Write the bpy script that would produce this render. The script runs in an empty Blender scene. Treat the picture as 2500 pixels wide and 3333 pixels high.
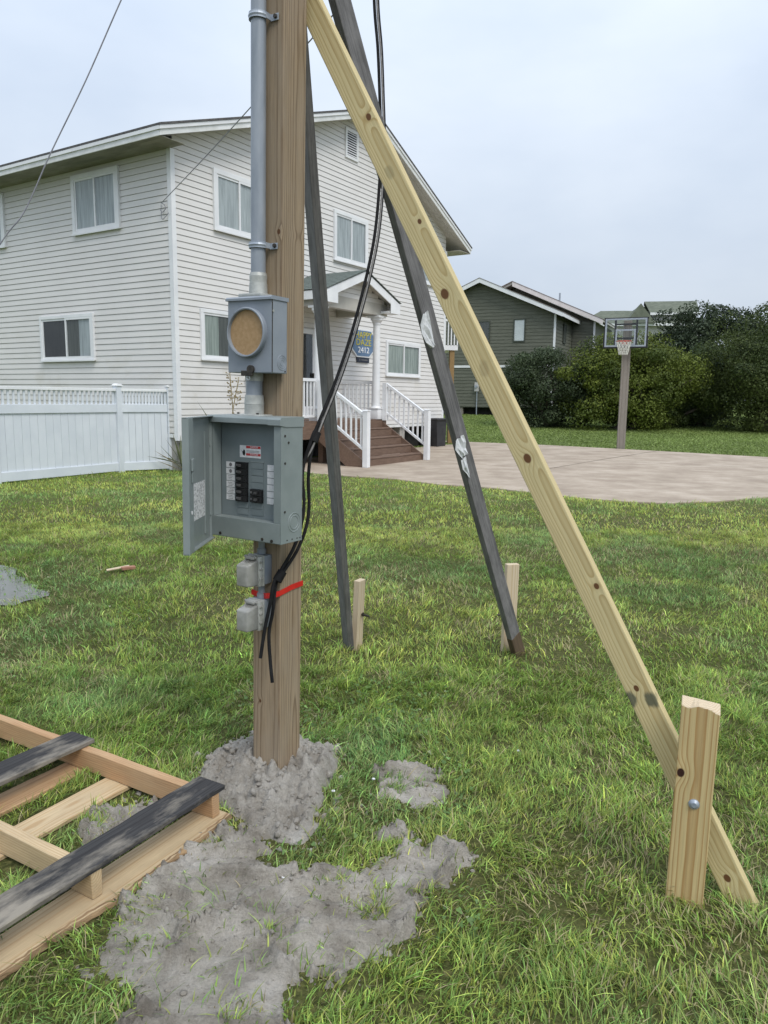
import bpy, bmesh, math, random
import numpy as np
from mathutils import Matrix, Vector, Euler

scene = bpy.context.scene
COL = scene.collection
R = math.radians
random.seed(7)
RNG = np.random.default_rng(11)

# ------------------------------------------------------------------ camera, sky, sun, exposure
cam_d = bpy.data.cameras.new('camera')
cam = bpy.data.objects.new('camera', cam_d)
COL.objects.link(cam)
cam_d.sensor_fit = 'HORIZONTAL'
cam_d.sensor_width = 36.0
cam_d.lens = 36.0 * 2450.0 / 2500.0
cam_d.clip_start = 0.05
cam_d.clip_end = 2000.0
PITCH, ROLL = R(8.65), 0.0124
_up0 = Vector((0, math.sin(PITCH), math.cos(PITCH)))
_fw = Vector((0, math.cos(PITCH), -math.sin(PITCH)))
_r0 = Vector((1, 0, 0))
_rt = _r0 * math.cos(ROLL) + _up0 * math.sin(ROLL)
_up = _up0 * math.cos(ROLL) - _r0 * math.sin(ROLL)
cam.matrix_world = Matrix(((_rt.x, _up.x, -_fw.x, 0), (_rt.y, _up.y, -_fw.y, 0), (_rt.z, _up.z, -_fw.z, 1.6), (0, 0, 0, 1)))
scene.camera = cam

SUN_EL, SUN_AZ = R(52), R(150)          # azimuth measured from +Y clockwise: behind the camera, to its right
world = bpy.data.worlds.new('World')
scene.world = world
world.use_nodes = True
wt = world.node_tree
wt.nodes.clear()
def wn(t, **k):
    n = wt.nodes.new(t)
    for a, b in k.items(): setattr(n, a, b)
    return n
w_out = wn('ShaderNodeOutputWorld'); w_bg = wn('ShaderNodeBackground')
sky = wn('ShaderNodeTexSky', sky_type='NISHITA', sun_disc=False)
sky.sun_elevation = SUN_EL; sky.sun_rotation = SUN_AZ
sky.air_density = 1.4; sky.dust_density = 3.0; sky.ozone_density = 1.5
tc = wn('ShaderNodeTexCoord'); mp = wn('ShaderNodeMapping'); mp.inputs['Scale'].default_value = (1.0, 1.0, 2.2)
nz = wn('ShaderNodeTexNoise'); nz.inputs['Scale'].default_value = 2.3; nz.inputs['Detail'].default_value = 5; nz.inputs['Roughness'].default_value = 0.5
cr = wn('ShaderNodeValToRGB')
cr.color_ramp.elements[0].position = 0.32; cr.color_ramp.elements[0].color = (0.78, 0.82, 0.875, 1)
cr.color_ramp.elements[1].position = 0.64; cr.color_ramp.elements[1].color = (1.0, 1.0, 1.0, 1)
sep = wn('ShaderNodeSeparateXYZ')
el = wn('ShaderNodeMapRange'); el.inputs['From Min'].default_value = 0.0; el.inputs['From Max'].default_value = 1.0
el.inputs['To Min'].default_value = 1.0; el.inputs['To Max'].default_value = 2.15
mul = wn('ShaderNodeMix', data_type='RGBA', blend_type='MULTIPLY'); mul.inputs['Factor'].default_value = 1
cl = wn('ShaderNodeVectorMath', operation='SCALE')
base = wn('ShaderNodeRGB'); base.outputs[0].default_value = (4.65, 5.15, 5.85, 1)
mixs = wn('ShaderNodeMix', data_type='RGBA'); mixs.inputs['Factor'].default_value = 0.93
L = wt.links.new
L(tc.outputs['Generated'], mp.inputs['Vector']); L(mp.outputs['Vector'], nz.inputs['Vector'])
L(nz.outputs['Fac'], cr.inputs['Fac']); L(tc.outputs['Generated'], sep.inputs[0]); L(sep.outputs['Z'], el.inputs['Value'])
L(cr.outputs['Color'], mul.inputs[6]); L(base.outputs[0], mul.inputs[7])
L(mul.outputs[2], cl.inputs[0]); L(el.outputs['Result'], cl.inputs['Scale'])
L(sky.outputs['Color'], mixs.inputs[6]); L(cl.outputs[0], mixs.inputs[7])
L(mixs.outputs[2], w_bg.inputs['Color']); L(w_bg.outputs[0], w_out.inputs['Surface'])
w_bg.inputs['Strength'].default_value = 0.1

sun_d = bpy.data.lights.new('sun', 'SUN')
sun = bpy.data.objects.new('sun', sun_d); COL.objects.link(sun)
sun_d.energy = 1.5; sun_d.angle = R(24); sun_d.color = (1.0, 0.95, 0.87)
_sd = Vector((math.sin(SUN_AZ) * math.cos(SUN_EL), math.cos(SUN_AZ) * math.cos(SUN_EL), math.sin(SUN_EL)))
sun.rotation_euler = (-_sd).to_track_quat('-Z', 'Y').to_euler()

vs = scene.view_settings
vs.view_transform = 'Standard'; vs.look = 'None'; vs.gamma = 1.0; vs.exposure = 0.42; vs.use_curve_mapping = False
scene.cycles.use_denoising = True
scene.cycles.max_bounces = 8
scene.cycles.transparent_max_bounces = 16

# ------------------------------------------------------------------ materials
class NT:
    def __init__(s, name):
        s.m = bpy.data.materials.new(name); s.m.use_nodes = True
        s.t = s.m.node_tree; s.t.nodes.clear()
        s.out = s.n('ShaderNodeOutputMaterial'); s.b = s.n('ShaderNodeBsdfPrincipled')
        s.l(s.b.outputs[0], s.out.inputs['Surface'])
    def n(s, t, **k):
        x = s.t.nodes.new(t)
        for a, b in k.items(): setattr(x, a, b)
        return x
    def l(s, a, b): s.t.links.new(a, b)
    def math(s, op, a, b=None, clamp=False):
        x = s.n('ShaderNodeMath', operation=op); x.use_clamp = clamp
        for i, v in enumerate((a, b)):
            if v is None: continue
            if isinstance(v, (int, float)): x.inputs[i].default_value = v
            else: s.l(v, x.inputs[i])
        return x.outputs[0]
    def coords(s, scale=(1, 1, 1), kind='Object', rand=True):
        c = s.n('ShaderNodeTexCoord').outputs[kind]
        if rand:
            oi = s.n('ShaderNodeObjectInfo'); sc = s.n('ShaderNodeVectorMath', operation='SCALE')
            cmb = s.n('ShaderNodeCombineXYZ')
            for i in range(3): s.l(oi.outputs['Random'], cmb.inputs[i])
            s.l(cmb.outputs[0], sc.inputs[0]); sc.inputs['Scale'].default_value = 37.0
            ad = s.n('ShaderNodeVectorMath', operation='ADD'); s.l(c, ad.inputs[0]); s.l(sc.outputs[0], ad.inputs[1]); c = ad.outputs[0]
        m = s.n('ShaderNodeMapping'); m.inputs['Scale'].default_value = scale; s.l(c, m.inputs['Vector'])
        return m.outputs[0]
    def noise(s, vec, scale, detail=4, rough=0.55, dist=0.0):
        x = s.n('ShaderNodeTexNoise'); x.inputs['Scale'].default_value = scale; x.inputs['Detail'].default_value = detail
        x.inputs['Roughness'].default_value = rough; x.inputs['Distortion'].default_value = dist
        s.l(vec, x.inputs['Vector']); return x.outputs['Fac']
    def ramp(s, fac, stops, interp='LINEAR'):
        x = s.n('ShaderNodeValToRGB'); r = x.color_ramp; r.interpolation = interp
        while len(r.elements) < len(stops): r.elements.new(0.5)
        for e, (p, c) in zip(r.elements, stops):
            e.position = p; e.color = (*c, 1) if len(c) == 3 else c
        s.l(fac, x.inputs['Fac']); return x.outputs['Color']
    def mix(s, fac, a, b, mode='MIX'):
        x = s.n('ShaderNodeMix', data_type='RGBA', blend_type=mode)
        for sock, v in ((x.inputs['Factor'], fac), (x.inputs[6], a), (x.inputs[7], b)):
            if isinstance(v, (int, float)): sock.default_value = v
            elif isinstance(v, tuple): sock.default_value = (*v, 1) if len(v) == 3 else v
            else: s.l(v, sock)
        return x.outputs[2]
    def bump(s, h, strength=0.3, dist=0.01):
        x = s.n('ShaderNodeBump'); x.inputs['Strength'].default_value = strength; x.inputs['Distance'].default_value = dist
        s.l(h, x.inputs['Height']); s.l(x.outputs[0], s.b.inputs['Normal'])
    def col(s, v):
        if isinstance(v, tuple): s.b.inputs['Base Color'].default_value = (*v, 1)
        else: s.l(v, s.b.inputs['Base Color'])
    def set(s, **k):
        for a, v in k.items():
            q = s.b.inputs[a.replace('_', ' ')]
            if isinstance(v, (int, float, tuple)): q.default_value = v
            else: s.l(v, q)

def mottled(name, c1, c2, scale=8, rough=0.6, detail=5, stretch=(1, 1, 1), bump=0.0, bscale=60, metallic=0.0, contrast=(0.35, 0.65), spec=0.5, kind='Object', rough2=None):
    n = NT(name); v = n.coords(stretch, kind)
    f = n.noise(v, scale, detail)
    n.col(n.ramp(f, [(contrast[0], c1), (contrast[1], c2)]))
    n.set(Roughness=rough, Metallic=metallic)
    n.b.inputs['Specular IOR Level'].default_value = spec
    if rough2 is not None:
        r = n.n('ShaderNodeMapRange'); r.inputs['To Min'].default_value = rough; r.inputs['To Max'].default_value = rough2
        n.l(f, r.inputs['Value']); n.set(Roughness=r.outputs[0])
    if bump: n.bump(n.noise(v, bscale, 4), bump, 0.01)
    return n.m

def wood(name, early, late, freq=55, center=(0.03, 0.11), warp=0.035, stain=None, stain_amt=0.0, knots=(), knot_col=(0.10, 0.045, 0.02), rough=0.7, rand=True, fibre=0.25, stain_scale=5, streak=0.0, marks=(), stain_rng=(0.42, 0.68)):
    """rings of a log cut lengthwise along local Z, with fibres, stains and optional knots (x, z, radius) on the wide face"""
    n = NT(name)
    v = n.coords((1, 1, 1), rand=False)
    if rand:
        oi = n.n('ShaderNodeObjectInfo'); cmb = n.n('ShaderNodeCombineXYZ')
        n.l(n.math('MULTIPLY', oi.outputs['Random'], 0.03), cmb.inputs[0]); n.l(n.math('MULTIPLY', oi.outputs['Random'], 23.0), cmb.inputs[2])
        ad = n.n('ShaderNodeVectorMath', operation='ADD'); n.l(v, ad.inputs[0]); n.l(cmb.outputs[0], ad.inputs[1]); vr = ad.outputs[0]
    else: vr = v
    sp = n.n('ShaderNodeSeparateXYZ'); n.l(vr, sp.inputs[0])
    mz = n.n('ShaderNodeMapping'); mz.inputs['Scale'].default_value = (4, 4, 0.9); n.l(vr, mz.inputs['Vector'])
    lo = n.noise(mz.outputs[0], 1.3, 3, 0.5)
    dx = n.math('ADD', n.math('SUBTRACT', sp.outputs['X'], center[0]), n.math('MULTIPLY', n.math('SUBTRACT', lo, 0.5), warp * 4))
    dy = n.math('SUBTRACT', sp.outputs['Y'], center[1])
    rad = n.math('SQRT', n.math('ADD', n.math('MULTIPLY', dx, dx), n.math('MULTIPLY', dy, dy)))
    kmask = None
    so = n.n('ShaderNodeSeparateXYZ'); n.l(v, so.inputs[0])
    for (kx, kz, kr) in knots:
        ax = n.math('SUBTRACT', so.outputs['X'], kx); az = n.math('MULTIPLY', n.math('SUBTRACT', so.outputs['Z'], kz), 0.75)
        d = n.math('SQRT', n.math('ADD', n.math('MULTIPLY', ax, ax), n.math('MULTIPLY', az, az)))
        rad = n.math('ADD', rad, n.math('MULTIPLY', n.math('POWER', 2.718, n.math('MULTIPLY', n.math('MULTIPLY', d, d), -1.0 / (kr * kr * 5.0))), kr * 0.9))
        q = n.n('ShaderNodeMapRange', interpolation_type='SMOOTHSTEP'); q.inputs['From Min'].default_value = kr * 0.75; q.inputs['From Max'].default_value = kr * 1.1
        q.inputs['To Min'].default_value = 1.0; q.inputs['To Max'].default_value = 0.0; n.l(d, q.inputs['Value'])
        kmask = q.outputs[0] if kmask is None else n.math('MAXIMUM', kmask, q.outputs[0])
    fr = n.math('FRACT', n.math('MULTIPLY', rad, freq))
    col = n.ramp(fr, [(0.0, early), (0.55, tuple(a * 0.8 + b * 0.2 for a, b in zip(early, late))), (0.86, late), (0.97, early)])
    mf = n.n('ShaderNodeMapping'); mf.inputs['Scale'].default_value = (260, 260, 7); n.l(vr, mf.inputs['Vector'])
    fib = n.noise(mf.outputs[0], 1.0, 3, 0.6)
    col = n.mix(fibre, col, n.ramp(fib, [(0.25, (0.35, 0.35, 0.35)), (0.7, (1.25, 1.25, 1.25))]), 'MULTIPLY')
    if stain_amt:
        ms = n.n('ShaderNodeMapping'); ms.inputs['Scale'].default_value = (2.2, 2.2, 0.7); n.l(vr, ms.inputs['Vector'])
        sf = n.noise(ms.outputs[0], stain_scale, 8, 0.68)
        sr = n.n('ShaderNodeMapRange'); sr.inputs['From Min'].default_value = stain_rng[0]; sr.inputs['From Max'].default_value = stain_rng[1]
        sr.inputs['To Max'].default_value = stain_amt; n.l(sf, sr.inputs['Value'])
        col = n.mix(sr.outputs[0], col, stain)
    for (kx, kz, kr, c, amt) in marks:
        ax = n.math('SUBTRACT', so.outputs['X'], kx); az = n.math('MULTIPLY', n.math('SUBTRACT', so.outputs['Z'], kz), 0.6)
        d = n.math('SQRT', n.math('ADD', n.math('MULTIPLY', ax, ax), n.math('MULTIPLY', az, az)))
        mm = n.n('ShaderNodeMapping'); mm.inputs['Scale'].default_value = (60, 60, 20); n.l(v, mm.inputs['Vector'])
        d = n.math('ADD', d, n.math('MULTIPLY', n.math('SUBTRACT', n.noise(mm.outputs[0], 1.0, 3), 0.5), kr * 1.2))
        q = n.n('ShaderNodeMapRange', interpolation_type='SMOOTHSTEP'); q.inputs['From Min'].default_value = kr * 0.5; q.inputs['From Max'].default_value = kr
        q.inputs['To Min'].default_value = amt; q.inputs['To Max'].default_value = 0.0; n.l(d, q.inputs['Value'])
        col = n.mix(q.outputs[0], col, c)
    if kmask is not None: col = n.mix(kmask, col, knot_col)
    n.col(col); n.set(Roughness=rough); n.b.inputs['Specular IOR Level'].default_value = 0.3
    hb = n.math('ADD', n.math('MULTIPLY', fr, 0.35), fib)
    n.bump(hb, 0.25, 0.002)
    return n.m

def glass_mat(name, tint=(0.75, 0.8, 0.8), refl=1.0):
    n = NT(name); n.t.nodes.remove(n.b)
    tr = n.n('ShaderNodeBsdfTransparent'); tr.inputs[0].default_value = (*tint, 1)
    gl = n.n('ShaderNodeBsdfGlossy'); gl.inputs['Roughness'].default_value = 0.02
    ge = n.n('ShaderNodeNewGeometry'); dt = n.n('ShaderNodeVectorMath', operation='DOT_PRODUCT'); n.l(ge.outputs['Normal'], dt.inputs[0]); n.l(ge.outputs['Incoming'], dt.inputs[1])
    fac = n.math('ADD', 0.05, n.math('MULTIPLY', n.math('POWER', n.math('SUBTRACT', 1.0, n.math('ABSOLUTE', dt.outputs['Value'])), 5.0), 0.95))   # Schlick, alike from both sides of the pane
    mx = n.n('ShaderNodeMixShader'); n.l(n.math('MULTIPLY', fac, refl, True), mx.inputs[0])
    n.l(tr.outputs[0], mx.inputs[1]); n.l(gl.outputs[0], mx.inputs[2]); n.l(mx.outputs[0], n.out.inputs['Surface'])
    return n.m

def leafy(name, rough=0.6, trans=0.25):
    """colour from the per-leaf attribute"""
    n = NT(name); a = n.n('ShaderNodeAttribute', attribute_name='Col')
    n.l(a.outputs['Color'], n.b.inputs['Base Color']); n.set(Roughness=rough); n.b.inputs['Specular IOR Level'].default_value = 0.3
    t = n.n('ShaderNodeBsdfTranslucent'); n.l(a.outputs['Color'], t.inputs['Color'])
    mx = n.n('ShaderNodeMixShader'); mx.inputs[0].default_value = trans
    n.l(n.b.outputs[0], mx.inputs[1]); n.l(t.outputs[0], mx.inputs[2]); n.l(mx.outputs[0], n.out.inputs['Surface'])
    return n.m

M = {}
M['siding'] = None
def siding_mat():
    n = NT('vinyl_siding'); v = n.n('ShaderNodeNewGeometry').outputs['Position']
    f = n.noise(v, 1.2, 5)
    c = n.ramp(f, [(0.3, (0.665, 0.65, 0.632)), (0.7, (0.715, 0.70, 0.682))])
    sp = n.n('ShaderNodeSeparateXYZ'); n.l(v, sp.inputs[0])
    lowr = n.n('ShaderNodeMapRange'); lowr.inputs['From Min'].default_value = 3.6; lowr.inputs['From Max'].default_value = 1.2; n.l(sp.outputs['Z'], lowr.inputs['Value'])
    mm = n.n('ShaderNodeMapping'); mm.inputs['Scale'].default_value = (0.9, 0.9, 1.5); n.l(v, mm.inputs['Vector'])
    al = n.n('ShaderNodeMapRange'); al.inputs['From Min'].default_value = 0.5; al.inputs['From Max'].default_value = 0.72; al.inputs['To Max'].default_value = 0.42
    n.l(n.noise(mm.outputs[0], 1.3, 6, 0.65), al.inputs['Value'])
    c = n.mix(n.math('MULTIPLY', al.outputs[0], lowr.outputs[0], True), c, (0.40, 0.36, 0.24))
    n.col(c); n.set(Roughness=0.5)
    return n.m
M['siding'] = siding_mat()
M['white'] = mottled('white_vinyl', (0.72, 0.73, 0.75), (0.80, 0.81, 0.82), 2.5, 0.4)
M['white_dirty'] = mottled('dirty_white_paint', (0.62, 0.63, 0.61), (0.78, 0.79, 0.79), 3.0, 0.5, bump=0.05)
M['fencewhite_shaded'] = mottled('shaded_white_fence_vinyl', (0.61, 0.65, 0.70), (0.68, 0.715, 0.76), 2.0, 0.4)  # base colour lowered to paint in the shade on the fence
M['soffit'] = mottled('soffit', (0.42, 0.405, 0.365), (0.52, 0.50, 0.455), 2, 0.6, stretch=(1, 1, 1))
M['soffit_mildew_shade'] = mottled('mildewed_shaded_soffit', (0.17, 0.165, 0.125), (0.27, 0.26, 0.21), 1.5, 0.7)  # mildew tone, darkened further to carry the deep eave shade
M['shingle_grey'] = mottled('dark_shingles', (0.06, 0.06, 0.065), (0.13, 0.125, 0.12), 18, 0.9, bump=0.4)
M['shingle_green'] = mottled('green_shingles', (0.095, 0.118, 0.108), (0.15, 0.178, 0.165), 14, 0.9, bump=0.4, stretch=(1, 1, 3))
M['shingle_olive'] = mottled('olive_shingles', (0.09, 0.105, 0.075), (0.14, 0.155, 0.115), 2.5, 0.9, bump=0.3)
M['shingle_brown'] = mottled('brown_shingles', (0.20, 0.16, 0.14), (0.28, 0.24, 0.21), 2.5, 0.9, bump=0.3)
M['greenwood'] = mottled('green_grey_siding', (0.095, 0.100, 0.075), (0.135, 0.140, 0.110), 3, 0.75, stretch=(0.6, 0.6, 6), bump=0.15)
M['pink_fascia'] = mottled('faded_white_fascia', (0.62, 0.58, 0.56), (0.72, 0.68, 0.66), 3, 0.6)
M['farwall'] = mottled('pale_far_siding', (0.45, 0.44, 0.43), (0.52, 0.51, 0.50), 2, 0.7, stretch=(1, 1, 5))
M['brown_deck'] = mottled('brown_composite', (0.135, 0.085, 0.06), (0.185, 0.12, 0.085), 10, 0.7, stretch=(0.5, 3, 3), bump=0.1)
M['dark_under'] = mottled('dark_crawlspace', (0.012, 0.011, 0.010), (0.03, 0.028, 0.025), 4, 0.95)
M['pier'] = mottled('concrete_block', (0.30, 0.29, 0.27), (0.40, 0.38, 0.35), 10, 0.9, bump=0.3)
M['glass'] = glass_mat('window_glass', (0.90, 0.93, 0.93), 1.2)
M['clearglass'] = glass_mat('backboard_glass', (0.92, 0.95, 0.95), 1.0)
M['curtain'] = mottled('sheer_curtain', (0.33, 0.355, 0.37), (0.50, 0.53, 0.545), 3, 0.9, stretch=(7, 7, 0.5))
M['curtain_green'] = mottled('grey_green_curtain', (0.22, 0.255, 0.23), (0.38, 0.42, 0.385), 3, 0.9, stretch=(7, 7, 0.5))
M['curtain_dark'] = mottled('dark_blind', (0.05, 0.055, 0.05), (0.10, 0.105, 0.095), 3, 0.9, stretch=(8, 8, 0.4))
M['room'] = mottled('dark_room', (0.015, 0.016, 0.018), (0.03, 0.03, 0.032), 2, 0.9)  # near-black colour painted in for the unlit depth of an interior
M['concrete'] = None
def concrete():
    n = NT('tan_concrete'); v = n.coords((1, 1, 1), rand=False)
    c = n.ramp(n.noise(v, 1.1, 9, 0.68), [(0.28, (0.255, 0.20, 0.15)), (0.5, (0.38, 0.31, 0.24)), (0.74, (0.53, 0.45, 0.365))])
    mm = n.n('ShaderNodeMapping'); mm.inputs['Rotation'].default_value = (0, 0, R(32)); mm.inputs['Scale'].default_value = (0.5, 2.4, 1); n.l(v, mm.inputs['Vector'])
    st = n.n('ShaderNodeMapRange'); st.inputs['From Min'].default_value = 0.5; st.inputs['From Max'].default_value = 0.75; st.inputs['To Max'].default_value = 0.45
    n.l(n.noise(mm.outputs[0], 1.6, 8, 0.7), st.inputs['Value'])
    c = n.mix(st.outputs[0], c, (0.25, 0.18, 0.13))
    n.col(c); n.set(Roughness=0.85); n.bump(n.noise(v, 90, 4), 0.3, 0.004); return n.m
M['concrete'] = concrete()
M['meter_metal'] = mottled('blue_grey_painted_steel', (0.215, 0.245, 0.285), (0.255, 0.285, 0.325), 9, 0.42, bump=0.02, bscale=200)
M['panel_metal'] = mottled('green_grey_painted_steel', (0.20, 0.235, 0.235), (0.24, 0.275, 0.275), 9, 0.42, bump=0.02, bscale=200)
M['panel_dead'] = mottled('grey_dead_front', (0.165, 0.20, 0.21), (0.20, 0.235, 0.245), 9, 0.5)
M['galv'] = mottled('galvanised_steel', (0.30, 0.34, 0.40), (0.42, 0.46, 0.51), 30, 0.38, metallic=0.35, rough2=0.55)
M['conduit'] = mottled('grey_conduit', (0.235, 0.265, 0.305), (0.31, 0.34, 0.38), 6, 0.36, metallic=0.15, stretch=(4, 4, 1))
M['zinc'] = mottled('cast_zinc_fitting', (0.36, 0.37, 0.35), (0.50, 0.51, 0.48), 25, 0.5, metallic=0.3, bump=0.15)
M['fibre'] = mottled('brown_fibreboard', (0.335, 0.215, 0.105), (0.40, 0.265, 0.14), 70, 0.85, bump=0.1)
M['black'] = mottled('black_plastic', (0.006, 0.006, 0.007), (0.014, 0.014, 0.015), 20, 0.4)
M['switch'] = mottled('grey_breaker_handle', (0.05, 0.05, 0.052), (0.09, 0.09, 0.092), 20, 0.45)
M['rubber'] = mottled('black_cable', (0.008, 0.008, 0.009), (0.018, 0.018, 0.019), 20, 0.75, spec=0.15)
M['greycable'] = mottled('grey_bare_cable', (0.15, 0.145, 0.14), (0.25, 0.24, 0.235), 60, 0.6)
M['wire'] = mottled('overhead_wire', (0.20, 0.20, 0.23), (0.30, 0.30, 0.34), 4, 0.6)
M['redtape'] = mottled('red_tape', (0.50, 0.012, 0.012), (0.62, 0.025, 0.02), 20, 0.35)
M['paper'] = mottled('white_paper', (0.60, 0.61, 0.63), (0.74, 0.75, 0.77), 60, 0.8)
M['print'] = mottled('printed_label', (0.30, 0.31, 0.32), (0.72, 0.73, 0.74), 120, 0.7, contrast=(0.38, 0.55))
M['redprint'] = mottled('red_print', (0.42, 0.03, 0.03), (0.50, 0.045, 0.045), 30, 0.6)
M['ink'] = mottled('grey_ink', (0.09, 0.09, 0.095), (0.18, 0.18, 0.19), 60, 0.8)
M['screw'] = mottled('dark_screw', (0.03, 0.028, 0.025), (0.07, 0.06, 0.05), 80, 0.5, metallic=0.4)
M['cover'] = None
def plastic_cover():
    n = NT('smoky_clear_plastic'); v = n.coords((1, 1, 1))
    n.col(n.ramp(n.noise(v, 30, 4), [(0.3, (0.50, 0.50, 0.47)), (0.7, (0.66, 0.66, 0.63))]))
    n.set(Roughness=0.16, IOR=1.45); n.b.inputs['Transmission Weight'].default_value = 0.55
    return n.m
M['cover'] = plastic_cover()
M['bluesign'] = mottled('blue_sign_paint', (0.09, 0.16, 0.28), (0.13, 0.21, 0.34), 6, 0.45)
M['navy'] = mottled('navy_plate', (0.012, 0.016, 0.035), (0.022, 0.028, 0.05), 10, 0.5)
M['yellow'] = mottled('yellow_letters', (0.48, 0.42, 0.04), (0.58, 0.50, 0.07), 20, 0.5)
M['bin'] = mottled('dark_bin', (0.02, 0.02, 0.023), (0.035, 0.034, 0.036), 6, 0.6)
M['rim'] = mottled('orange_red_rim', (0.36, 0.07, 0.05), (0.48, 0.11, 0.08), 10, 0.5)
M['net'] = mottled('white_net', (0.55, 0.55, 0.50), (0.68, 0.68, 0.62), 20, 0.9)
M['leaf'] = leafy('foliage', 0.65, 0.22)
M['grass'] = leafy('grass_blades', 0.5, 0.36)
M['bark'] = mottled('bark', (0.055, 0.045, 0.035), (0.12, 0.10, 0.08), 12, 0.95, stretch=(3, 3, 0.6), bump=0.5)
M['drystalk'] = mottled('dry_stalk', (0.22, 0.17, 0.09), (0.34, 0.27, 0.15), 20, 0.9)

M['w_pole'] = wood('weathered_pole', (0.335, 0.255, 0.168), (0.165, 0.112, 0.066), 120, (0.01, 0.03), 0.010, (0.29, 0.245, 0.19), 0.55, rand=False, fibre=0.45, stain_scale=3,
    knots=[(-0.03, 0.36, 0.006), (0.055, 2.2, 0.008)])
M['w_stake'] = wood('amber_stake', (0.56, 0.44, 0.225), (0.37, 0.22, 0.085), 150, (0.004, 0.05), 0.008, rand=False, fibre=0.25,
    knots=[(-0.042, 0.565, 0.012)], knot_col=(0.035, 0.012, 0.008))
M['w_dark'] = wood('dark_stained_timber', (0.165, 0.160, 0.160), (0.105, 0.102, 0.102), 130, (0.03, 0.04), 0.012, (0.28, 0.27, 0.27), 0.6, fibre=0.5, stain_scale=9, rough=0.75)
M['w_pale'] = wood('pale_stake', (0.62, 0.52, 0.38), (0.50, 0.37, 0.22), 140, (0.01, 0.04), 0.01, fibre=0.2)
M['w_paltan'] = wood('pallet_wood', (0.50, 0.315, 0.175), (0.38, 0.215, 0.105), 110, (0.02, 0.05), 0.012, (0.50, 0.37, 0.22), 0.5, fibre=0.35, stain_scale=4)
M['w_palpale'] = wood('pale_pallet_wood', (0.58, 0.45, 0.28), (0.46, 0.31, 0.165), 100, (0.03, 0.05), 0.014, (0.33, 0.25, 0.16), 0.5, fibre=0.3, stain_scale=4)
M['w_palblack'] = wood('blackened_pallet_wood', (0.050, 0.049, 0.050), (0.028, 0.027, 0.028), 110, (0.02, 0.05), 0.012, (0.36, 0.32, 0.26), 0.7, fibre=0.6, stain_scale=4.3, rough=0.85, stain_rng=(0.47, 0.68))
M['w_grey'] = wood('grey_old_post', (0.27, 0.245, 0.215), (0.19, 0.165, 0.14), 40, (0.0, 0.1), 0.02, fibre=0.4)
M['w_post'] = wood('brown_post', (0.30, 0.20, 0.09), (0.20, 0.12, 0.05), 40, (0.0, 0.1), 0.02, fibre=0.3)
M['bark_edge'] = mottled('bark_edge', (0.12, 0.075, 0.04), (0.36, 0.24, 0.13), 22, 0.95, stretch=(1, 1, 0.3), bump=0.8, bscale=40)

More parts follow.
